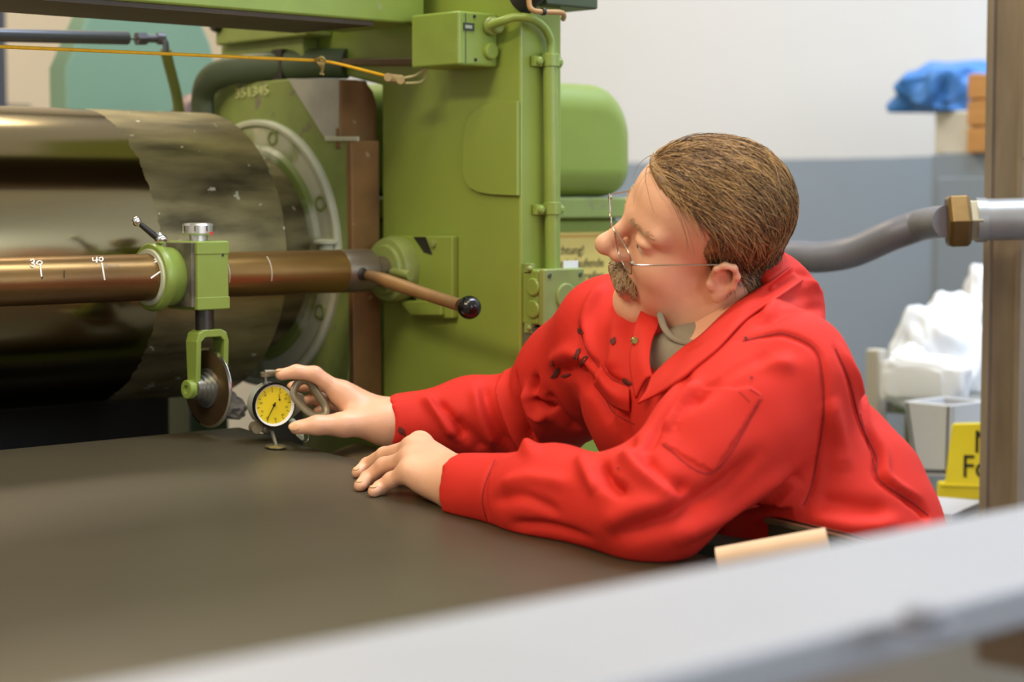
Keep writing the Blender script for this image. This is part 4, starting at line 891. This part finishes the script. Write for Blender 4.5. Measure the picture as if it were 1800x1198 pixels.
# ------------------------------------------------------------------ T-shirt
tf = Field(NB-.22, NB+.22, .005)
tf.cone(NB, TOP, .058, .085, .04); tf.cone(TOP+SA*.06, TOP-SA*.05, .08, .08, .04); tf.cone(HW(-.015, 0, -.085), NB, .062, .066, .03)
tf.chain([P(1214, 630, 2.306), P(1192, 650, 2.300), P(1180, 680, 2.315)], [.036, .043, .043], .02)
tf.cone(HW(.0, 0, -.03), HW(-.03, 0, -.115), .056, .058, .008, True)
TV, TQ = tf.mesh(); TV = smooth(TV, TQ, 2)
TS = part_mesh('t_shirt', fast_mesh('t_shirt', TV-MO, TQ), mat('khaki_cotton', srgb(138, 128, 108), .85, var=.06, vscale=30, bump=.1, bscale=300), man)
obj('neckband', gtube([P(1160, 552, 2.30), P(1168, 576, 2.278), P(1184, 594, 2.266), P(1208, 602, 2.262), P(1236, 595, 2.262), P(1262, 574, 2.275)], .0042, 12, 6, flat=.7), MATS['khaki_cotton'], TS)

# ------------------------------------------------------------------ head (local axes: x face forward, y his left, z up)
h = Field((-.15, -.125, -.24), (.16, .115, .155), .0021)
h.ell((-.006, 0, .046), (.083, .0735, .073), 0)
h.ell((.030, 0, .052), (.066, .062, .062), .02)
h.ell((.038, 0, -.012), (.058, .057, .072), .02)
for s in (1, -1):
    h.cone((.0, s*.050, -.045), (.072, s*.020, -.088), .019, .020, .03)
    h.ell((.062, s*.037, -.012), (.028, .026, .026), .02)
    h.cone((.088, s*.010, .043), (.074, s*.046, .040), .010, .009, .015)
    h.ell((.045, s*.045, -.045), (.035, .020, .032), .02)
h.ell((.081, 0, -.090), (.021, .024, .018), .02)
h.ell((.076, 0, -.048), (.028, .030, .026), .015)
for s in (1, -1): h.ell((.104, s*.032, .022), (.018, .019, .013), .012, cut=True)
for s in (1, -1):
    h.ell((.0785, s*.031, .020), (.0130, .0155, .0115), .004); h.ell((.0815, s*.031, .0262), (.0140, .0165, .0082), .003)
h.cone((.093, 0, .034), (.120, 0, .002), .0075, .0100, .012)
h.ell((.1205, 0, -.002), (.0135, .0125, .0115), .008)
for s in (1, -1): h.ell((.106, s*.0125, -.008), (.0125, .0085, .0085), .006)
h.cone((.112, 0, -.008), (.096, 0, -.020), .0075, .008, .006)
for s in (1, -1): h.ell((.111, s*.0065, -.0165), (.006, .0035, .004), .003, cut=True)
h.cone((.101, .018, -.049), (.101, -.018, -.049), .0062, .0062, .008); h.cone((.099, .016, -.060), (.099, -.016, -.060), .0065, .0065, .008)
h.cone((.107, .022, -.0545), (.107, -.022, -.0545), .0022, .0022, .003, cut=True)
nbl = HM@(NB-HO); thr_ = HM@(P(1236, 604, 2.345)-HO); h.cone((.022, 0, -.055), thr_, .036, .046, .03)
h.cone((-.022, 0, -.03), nbl, .056, .062, .03)
for s in (1, -1): h.cone((-.025, s*.058, -.03), (nbl[0]+.055, s*.018, nbl[2]-.0), .012, .010, .02)   # neck cords
# ears: rim, lobe, bowl
for s in (1, -1):
    es = lambda a, b, c: (.006+a*.86, s*b, -.002+c*.86)
    h.ell(es(-.004, .0745, -.004), (.0145, .008, .023), .006)
    rim = [(.008, .076, .012), (.006, .0795, .022), (-.004, .082, .029), (-.016, .084, .026), (-.022, .0845, .012), (-.019, .083, -.006), (-.010, .080, -.020)]
    h.chain([es(*q) for q in rim], [.0030, .0036, .0040, .0042, .0040, .0036, .0040], .004)
    h.ell(es(-.002, .079, -.026), (.007, .005, .0085), .006)
    h.cone(es(.012, .077, -.004), es(.010, .078, -.010), .0038, .0036, .004)
    h.ell(es(-.003, .0845, .002), (.008, .0065, .0112), .003, cut=True); h.ell(es(-.008, .086, .017), (.006, .0045, .006), .003, cut=True)
Hv, Hq = h.mesh(); Hv = smooth(Hv, Hq, 1, .5)
# ------------------------------------------------------------------ hands
def hand(fl, W, EL, fingers, thumb, palm, wrist_r):
    allp = np.array([W, *[p for fg in fingers for p in fg[0]], *thumb[0]])
    f_ = Field(allp.min(0)-.04, allp.max(0)+.07, .0014)
    for pts, rs in fingers: f_.chain(pts, rs, .0045)
    f_.chain(*thumb, .007)
    for a, b, r1, r2 in palm: f_.cone(a, b, r1, r2, .014)
    ax = nrm(EL-W); f_.cone(W, W+ax*.06, wrist_r, wrist_r, .02)
    v, q = f_.mesh(); return smooth(v, q, 1, .5), q
FR = [.0118, .0100, .0090, .0074]
W = P(688, 742, 2.602)
iR = [P(603, 692, 2.600), P(553, 657, 2.592), P(521, 653, 2.588), P(494, 658, 2.586)]
mR = [P(612, 694, 2.622), P(563, 672, 2.648), P(535, 676, 2.646), P(514, 680, 2.638)]
gR = [P(622, 704, 2.642), P(578, 694, 2.672), P(553, 700, 2.662), P(538, 704, 2.648)]
lR = [P(634, 718, 2.656), P(596, 714, 2.676), P(573, 719, 2.668), P(558, 724, 2.658)]
tR = [P(655, 744, 2.585), P(603, 746, 2.570), P(557, 747, 2.558), P(521, 751, 2.556)]
rhv, rhq = hand(1, W, elR, [(iR, FR), (mR, FR), (gR, [.0112, .0096, .0086, .0072]), (lR, [.010, .0085, .0076, .0066])], (tR, [.0185, .0155, .0118, .0088]),
    [(W, iR[0], .021, .0135), (W, mR[0], .021, .0135), (W, gR[0], .02, .013), (W, lR[0], .019, .012), (iR[0], P(640, 738, 2.588), .0115, .015), (P(650, 738, 2.60), P(625, 715, 2.61), .022, .017), (P(672, 744, 2.592), W, .024, .024)], .0255)
W2 = P(815, 850, 2.262)
def tip(x, y, r): return PS(x, y, .004+r)
mL_ = [P(728, 788, 2.335), P(676, 800, 2.385), P(646, 817, 2.415), tip(629, 830, .006)]
gL = [P(724, 806, 2.310), P(675, 818, 2.340), P(646, 841, 2.352), tip(633, 853, .006)]
lL = [P(722, 828, 2.288), P(688, 843, 2.305), P(668, 857, 2.312), tip(657, 863, .006)]
iL = [P(738, 780, 2.358), P(694, 797, 2.43), P(668, 814, 2.46), tip(652, 822, .006)]
tL = [P(785, 838, 2.31), P(752, 832, 2.375), P(722, 838, 2.43), tip(700, 838, .007)]
lhv, lhq = hand(-1, W2, elL, [(iL, FR), (mL_, FR), (gL, [.0112, .0098, .0090, .0074]), (lL, [.0108, .0090, .0082, .0070])], (tL, [.018, .0145, .011, .008]),
    [(W2, iL[0], .022, .0135), (W2, mL_[0], .022, .014), (W2, gL[0], .021, .0135), (W2, lL[0], .02, .013), (P(785, 858, 2.262), P(745, 845, 2.282), .018, .015), (P(775, 845, 2.285), P(745, 815, 2.32), .02, .018)], .027)
zmin = sheet_z(lhv[:, 1])+.0028; lhv[:, 2] = np.maximum(lhv[:, 2], zmin)
# hidden trunk and arms, so the body is one figure under the cloth
bf = Field(lo, hi, .011); torso_field(bf, .016); bv, bq = bf.mesh(); press(bv, XBEL+.012); ons_ = bv[:, 0] < XE+.02; bv[:, 2] = np.where(ons_, np.maximum(bv[:, 2], sheet_z(bv[:, 1])+.009), bv[:, 2])
mats_ = [Hv@HM+HO, rhv, lhv, bv]; qs = [Hq, rhq, lhq, bq]; off = 0; QQ = []
for v_, q_ in zip(mats_, qs): QQ.append(q_+off); off += len(v_)
body = part_mesh('body', fast_mesh('body', np.vstack(mats_)-MO, np.vstack(QQ)), SKIN, man); body['label'] = 'bare head and hands'
htree = BVHTree.FromPolygons([tuple(p) for p in Hv.tolist()], [tuple(q) for q in Hq.tolist()])
def loc_obj(name, geo, m, parent=man, **k):
    v, f_ = geo; return obj(name, (HO+np.asarray(v)@HM, f_), m, parent, **k)
# eyes
EYE = mat('eye_white', srgb(228, 220, 210), .2); IRIS = mat('grey_iris', srgb(66, 74, 78), .15)
for s in (1, -1):
    e = loc_obj('eye', gsphere((.0792, s*.031, .0195), .0131, 20), EYE, body)
    loc_obj('iris', gsphere((.0880, s*.030, .0175), .0050, 14), IRIS, e)
# fingernails
NAIL = mat('fingernail', srgb(214, 166, 120), .3)
def nail(pts, up, r, ln=.0055):
    t = nrm(pts[-1]-pts[-2]); up = nrm(up-t*(up@t)); sd = np.cross(t, up)
    v, f_ = gsphere((0, 0, 0), 1, 16); v = v*[ln, r*.66, .0018]; return obj('fingernail', (pts[-1]+up*(r*.86)+t*.0015+v@np.stack([t, sd, up]), f_), NAIL, body)
nail(tR, -FW*.9+UP*.25, .0090, .0085); nail(iR, UP*.7-FW*.2+RT*-.6, .0074)
for pp_ in (mL_, gL, lL, iL): nail(pp_, ZA*.8+(pp_[3]-pp_[2])*8, .0068, .0042)
# ------------------------------------------------------------------ hair
ZK = np.array([-.055, -.05, -.03, -.012, -.003, .015, .03, .045, .055, .065, .076, .085, .092, .097, .105, .2])
XK = np.array([-.075, -.062, -.034, -.022, .012, .022, .028, .028, .025, .028, .044, .062, .076, .083, .10, .10])
def hairw(p):
    p = np.asarray(p); xb = np.interp(p[..., 2], ZK, XK)
    wv = np.clip((xb-p[..., 0])/.010, 0, 1); wv = np.where(p[..., 2] < -.056, 0, wv)
    ear = (np.abs(p[..., 1]) > .0775) & (p[..., 2] < .035) & (p[..., 0] > -.03); return np.where(ear, 0, wv)
rg = np.random.default_rng(7)
Hn = vnormals(Hv, Hq); wq = hairw(Hv)
keep = (wq[Hq] > .25).all(1) & (np.abs(Hv[Hq][:, :, 1]).max(1) < .0785)
used = np.unique(Hq[keep]); remap = -np.ones(len(Hv), int); remap[used] = np.arange(len(used)); cq = remap[Hq[keep]]
pv = Hv[used]; pn = Hn[used]; wv = wq[used]
stk = np.sin(pv@np.array([60., 420, 380])+4*np.sin(pv@np.array([90., 70, 0.])))*.0007
lift = wv*(.002+.004*np.clip((pv[:, 2]-.02)/.08, 0, 1))
cv = pv+pn*(lift+stk*wv-.0004)[:, None]
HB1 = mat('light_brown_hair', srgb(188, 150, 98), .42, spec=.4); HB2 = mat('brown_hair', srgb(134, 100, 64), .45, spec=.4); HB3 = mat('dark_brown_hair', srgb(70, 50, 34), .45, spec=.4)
def sgeo(pts, r, fac):
    """thin tapered three-sided strand"""
    pts = np.asarray(pts); m_ = len(pts); tg = np.gradient(pts, axis=0); tg /= np.linalg.norm(tg, axis=1)[:, None]+1e-9
    s1 = np.cross(tg, np.array([.3, .5, .8])); s1 /= np.linalg.norm(s1, axis=1)[:, None]+1e-9; s2 = np.cross(tg, s1)
    rr = r*np.linspace(1, .25, m_)[:, None]
    return np.stack([pts+rr*s1, pts+rr*(-.5*s1+.87*s2), pts+rr*(-.5*s1-.87*s2)], 1).reshape(-1, 3)
def strands(roots, norms, dirfn, length, lift_fn, segs, r):
    """grow strands over the head surface; returns list of vertex blocks (world)"""
    out = []
    for p0, n0 in zip(roots, norms):
        L = length(p0)*rg.uniform(.65, 1.25); st = L/segs; p = p0.copy(); n = n0.copy(); pts = [p0-n0*.001]; jit = rg.normal(size=3)*.30
        for i in range(segs):
            d = dirfn(p)+jit; d = d-n*(d@n); d /= np.linalg.norm(d)+1e-9; p = p+d*st
            q = htree.find_nearest(Vector(p)); p = np.array(q[0]); n = np.array(q[1]); pts.append(p+n*lift_fn(p0, (i+1)/segs))
        out.append(sgeo(pts, r*rg.uniform(.7, 1.3), 0))
    return out
def strand_obj(name, blocks, segs, mats_, probs, extra=None, label=None):
    m_ = segs+1; nb = len(blocks); base = np.arange(nb)[:, None]*(m_*3); q = []
    for i in range(segs):
        for j in range(3): q.append(np.stack([base[:, 0]+i*3+j, base[:, 0]+i*3+(j+1) % 3, base[:, 0]+(i+1)*3+(j+1) % 3, base[:, 0]+(i+1)*3+j], 1))
    Qs = np.stack(q, 1).reshape(-1, 4); Vs = np.vstack(blocks); ch_ = rg.choice(len(mats_), nb, p=probs)
    if name == 'hair':      # darker at the sides and nape: partly its own colour, partly painted shade
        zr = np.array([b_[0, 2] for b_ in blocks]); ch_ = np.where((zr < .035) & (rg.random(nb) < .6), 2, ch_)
    mi = np.repeat(ch_, segs*3)
    if extra is not None: Qs = np.vstack([Qs, extra[1]+len(Vs)]); Vs = np.vstack([Vs, extra[0]]); mi = np.concatenate([mi, np.full(len(extra[1]), 1)])
    me_ = fast_mesh(name, HO+Vs@HM-MO, Qs)
    for mm in mats_: me_.materials.append(mm)
    me_.polygons.foreach_set('material_index', mi.astype(np.int32))
    o = bpy.data.objects.new(name, me_); scene.collection.objects.link(o); o.parent = man; ORG[o.name] = MO
    if label: o['label'] = label
    return o
prob = wv**.5*(wv > .02); ids = rg.choice(len(pv), 6500, p=prob/prob.sum())
def hdir(p):
    a = np.clip((p[2]-.035)/.05, 0, 1); s = 1 if p[1] > -.03 else -.4
    top = np.array([-.95, .42*s, -.30]); side = np.array([-.55, .05*np.sign(p[1]), -1.0])
    if p[0] < -.05: side = np.array([.15, .1*np.sign(p[1]), -1.0])
    return a*top+(1-a)*side
bl_ = strands(pv[ids], pn[ids], hdir, lambda p: .022+.040*np.clip((p[2]-.01)/.08, 0, 1), lambda p, s: (.0015+.0065*np.clip((p[2]+.0)/.09, 0, 1)*math.sin(math.pi*min(1, .15+s*.7)))*hairw(p)**.4+.003*rg.random()*s, 7, .0005)
ids2 = rg.choice(len(pv), 900, p=(prob*(pv[:, 2] > .05))/(prob*(pv[:, 2] > .05)).sum())
bl_ += strands(pv[ids2], pn[ids2], lambda p: hdir(p)+np.array([0, .25, -.15]), lambda p: .062, lambda p, s: .002+.0075*math.sin(math.pi*min(1, .1+s*.65))*hairw(p)**.4+.003*s*rg.random(), 7, .0006)
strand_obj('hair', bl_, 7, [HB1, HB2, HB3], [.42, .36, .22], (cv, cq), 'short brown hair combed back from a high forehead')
# moustache and brows
def patch(ylo, yhi, zlo, zhi, n, cond=None):
    out = []; nn = []
    while len(out) < n:
        y = rg.uniform(ylo, yhi); z = rg.uniform(zlo, zhi)
        if cond and not cond(y, z): continue
        r_ = htree.ray_cast(Vector((.2, y, z)), Vector((-1, 0, 0)))
        if r_[0] is not None: out.append(np.array(r_[0])); nn.append(np.array(r_[1]))
    return np.array(out), np.array(nn)
pr_, nr_ = patch(-.033, .033, -.052, -.022, 800, lambda y, z: z < -.024-.35*abs(y) and z > -.044-.42*max(0, abs(y)-.008))
MU1 = mat('sandy_moustache', srgb(176, 142, 100), .5); MU2 = mat('grey_moustache', srgb(196, 178, 148), .5)
strand_obj('moustache', strands(pr_, nr_, lambda p: np.array([.15, .55*np.sign(p[1]), -1.]), lambda p: .011, lambda p, s: .0008+.003*math.sin(math.pi*(.1+.75*s)), 4, .00055), 4, [MU1, MU2, HB2], [.55, .3, .15], None, 'sandy grey moustache')
for s in (1, -1):
    pe, ne = patch(min(s*.012, s*.05), max(s*.012, s*.05), .038, .046, 55)
    strand_obj('eyebrow', strands(pe, ne, lambda p: np.array([0., 1.*s, .15]), lambda p: .009, lambda p, t: .0008+.001*t, 3, .0004), 3, [MU1, MU2, HB1], [.4, .3, .3])
# ------------------------------------------------------------------ glasses
gls = thing('eyeglasses', 'thin metal framed eyeglasses worn by the man', 'eyeglasses', HW(.1, 0, .01))
WIRE = mat('thin_gold_wire', srgb(178, 168, 150), .22, .95); LENS = mat('lens_glass', (.95, .97, .95, 1), .02, trans=1., alpha=.12, spec=.5)
for s in (1, -1):
    lp = [(.1155-.19*(y-.008)*.9, s*y, z) for y, z in ((.0135, .030), (.023, .034), (.044, .034), (.060, .031), (.063, .022), (.060, .005), (.048, -.001), (.031, -.001), (.0205, .005), (.015, .017))]
    lp = [(a+.17*(c-.022), b, c-.004) for a, b, c in lp]
    rim = loc_obj('lens_rim', gtube(lp, .0009, 8, 5, closed=True), WIRE, gls)
    loc_obj('lens', (np.array(catmull([np.array(q) for q in lp], 4, True)), [tuple(range(40))]), LENS, rim, solid=.0015)
    loc_obj('temple', gtube([(.1060, s*.0632, .0185), (.1045, s*.0675, .0195), (.093, s*.0712, .0205), (.04, s*.0765, .022), (.0, s*.080, .0225), (-.012, s*.081, .018), (-.022, s*.079, -.004)], .0009, 8, 5), WIRE, gls)
    loc_obj('hinge', gbox((.1055, s*.0645, .0188), (.0020, .0022, .0022)), WIRE, gls, bevel=.0004)
    loc_obj('nose_pad', gsphere((.1075, s*.0125, .0105), .0034, 10, (.5, .6, 1)), LENS, gls)
loc_obj('bridge', gtube([(.1145, .0140, .0235), (.1170, .005, .0265), (.1170, -.005, .0265), (.1145, -.0140, .0235)], .0009, 8, 5), WIRE, gls)

# ------------------------------------------------------------------ dial thickness gauge
G = P(483, 712, 2.588); GN = nrm(-FW*.86+RT*.50-UP*.08); GU = UP*.98-RT*.17; GU = nrm(GU-GN*(GU@GN)); GR = np.cross(GU, GN)
def gl(a, b, c): return G+a*GR+b*GU+c*GN
OLV = mat('olive_metal', srgb(134, 122, 96), .4, .35, var=.1, vscale=30); GRY = mat('grey_gauge_paint', srgb(168, 172, 158), .4)
ga = thing('dial_gauge', 'hand held thickness gauge with yellow dial pressed on the sheet', 'gauge', PS(485, 783, .005))
obj('housing', glathe(gl(0, 0, -.030), GN, [(.020, 0), (.0275, .003), (.0285, .006), (.0285, .025)], 56), GRY, ga, ang=30)
bz = obj('bezel', glathe(gl(0, 0, -.009), GN, [(.0284, .003), (.0296, .004), (.0296, .008), (.0285, .0098), (.0272, .0098)], 56, caps=False), BLACK, ga, ang=30)
obj('inner_ring', glathe(gl(0, 0, 0), GN, [(.0273, .0008), (.0245, -.003)], 56, caps=False), WHITE, bz)
dl = obj('dial', glathe(gl(0, 0, -.005), GN, [(.026, 0), (.026, .002), (.0001, .0021)], 56), mat('dial_yellow', srgb(236, 208, 18), .45), ga)
for i in range(60):
    t = i*math.pi/30; L = .0022 if i % 5 else .0038; d_ = math.sin(t)*GR+math.cos(t)*GU
    if i % 5 == 0: obj('tick', gbox(G+d_*(.0236-L/2)-GN*.0028, (.0003, L/2, .0001), [np.cross(d_, GN), d_, GN]), BLACK, dl)
for i, tx in enumerate(('0', '10', '20', '30', '40', '50', '60', '70', '80', '90')):
    t = i*math.pi/5; d_ = math.sin(t)*GR+math.cos(t)*GU
    obj('numeral', gtext(tx, G+d_*.0182-GU*.0014-GN*.0028, GR, GU, .004, .00005, 'CENTER'), mat('dial_ink', srgb(90, 74, 20), .5), dl)
a_ = R(215); nd = math.sin(a_)*GR+math.cos(a_)*GU
obj('needle', gprism([gl(0, 0, -.0016)+np.cross(nd, GN)*.0008-nd*.004, gl(0, 0, -.0016)+np.cross(nd, GN)*.0003+nd*.022, gl(0, 0, -.0016)-np.cross(nd, GN)*.0003+nd*.022, gl(0, 0, -.0016)-np.cross(nd, GN)*.0008-nd*.004], GN*.0003), BLACK, dl)
obj('needle_hub', gcyl(gl(0, 0, -.003), gl(0, 0, -.001), .0018, 14), BLACK, dl)
obj('small_needle', gjoin(gcyl(gl(.0085, .006, -.003), gl(.0085, .006, -.0014), .0011, 10), gbox(gl(.0085, .0085, -.0022), (.0003, .0045, .0002), [GR, GU, GN])), BLACK, dl)
# body plate with C frame, handle loop, lever, anvils
bp = [gl(-.017, -.022, -.018), gl(-.0135, -.036, -.018), gl(-.008, -.0385, -.018), gl(.002, -.035, -.018), gl(.026, -.028, -.018), gl(.052, -.012, -.018), gl(.05, .004, -.018), gl(.022, .02, -.018), gl(-.01, .02, -.018)]
obj('body_plate', gprism(bp, -GN*.010), OLV, ga, bevel=.0015)
obj('body_screw', gcyl(gl(-.0105, -.0315, -.018), gl(-.0105, -.0315, -.0165), .0022, 14), STEEL, ga)
obj('lower_boss', gcyl(gl(-.022, -.028, -.026), gl(-.022, -.028, -.014), .0075, 18), OLV, ga)
lpz = [P(516, 694, 2.597), P(521, 676, 2.60), P(533, 668, 2.602), P(545, 672, 2.603), P(557, 690, 2.604), P(571, 712, 2.604), P(572, 727, 2.60), P(556, 731, 2.598), P(540, 722, 2.597), P(526, 708, 2.597)]
obj('handle_loop', gtube(lpz, .0038, 14, 5, closed=True, flat=1.5), OLV, ga)
obj('plunger', gjoin(gcyl(gl(-.004, .027, -.012), gl(-.004, .031, -.012), .0045, 16), gcyl(gl(-.004, .028, -.012), gl(-.004, .040, -.012), .0022, 14)), STEEL, ga, ang=30)
obj('lift_lever', gjoin(gcyl(gl(-.004, .038, -.012), gl(-.004, .0435, -.012), .0058, 18), gtube([gl(-.004, .041, -.012), gl(.010, .040, -.012), gl(.026, .034, -.013)], [.0034, .0026, .0022], 12, flat=1.6)), OLV, ga, ang=40)
ab = PS(485, 783, .0055)
obj('spindle', gcyl(gl(-.002, -.030, -.016), ab, .0026, 16), STEEL, ga)
nS = nrm((0, -SL, 1)); obj('foot_disc', glathe(ab-nS*.0022, nS, [(.0125, 0), (.0138, .0006), (.0138, .0018), (.0125, .0026), (.004, .003)], 40), mat('brass_foot', srgb(176, 164, 120), .25, .85), ga)
obj('lower_jaw', gtube([gl(.03, -.030, -.02), P(527, 763, 2.575), P(533, 773, 2.57)], [.0055, .0045, .0015], 12), GREASE, ga)
obj('wire_ring', gtube([P(534, 760, 2.572), P(542, 764, 2.572), P(541, 773, 2.57), P(535, 777, 2.57)], .0006, 6), STEEL, ga)
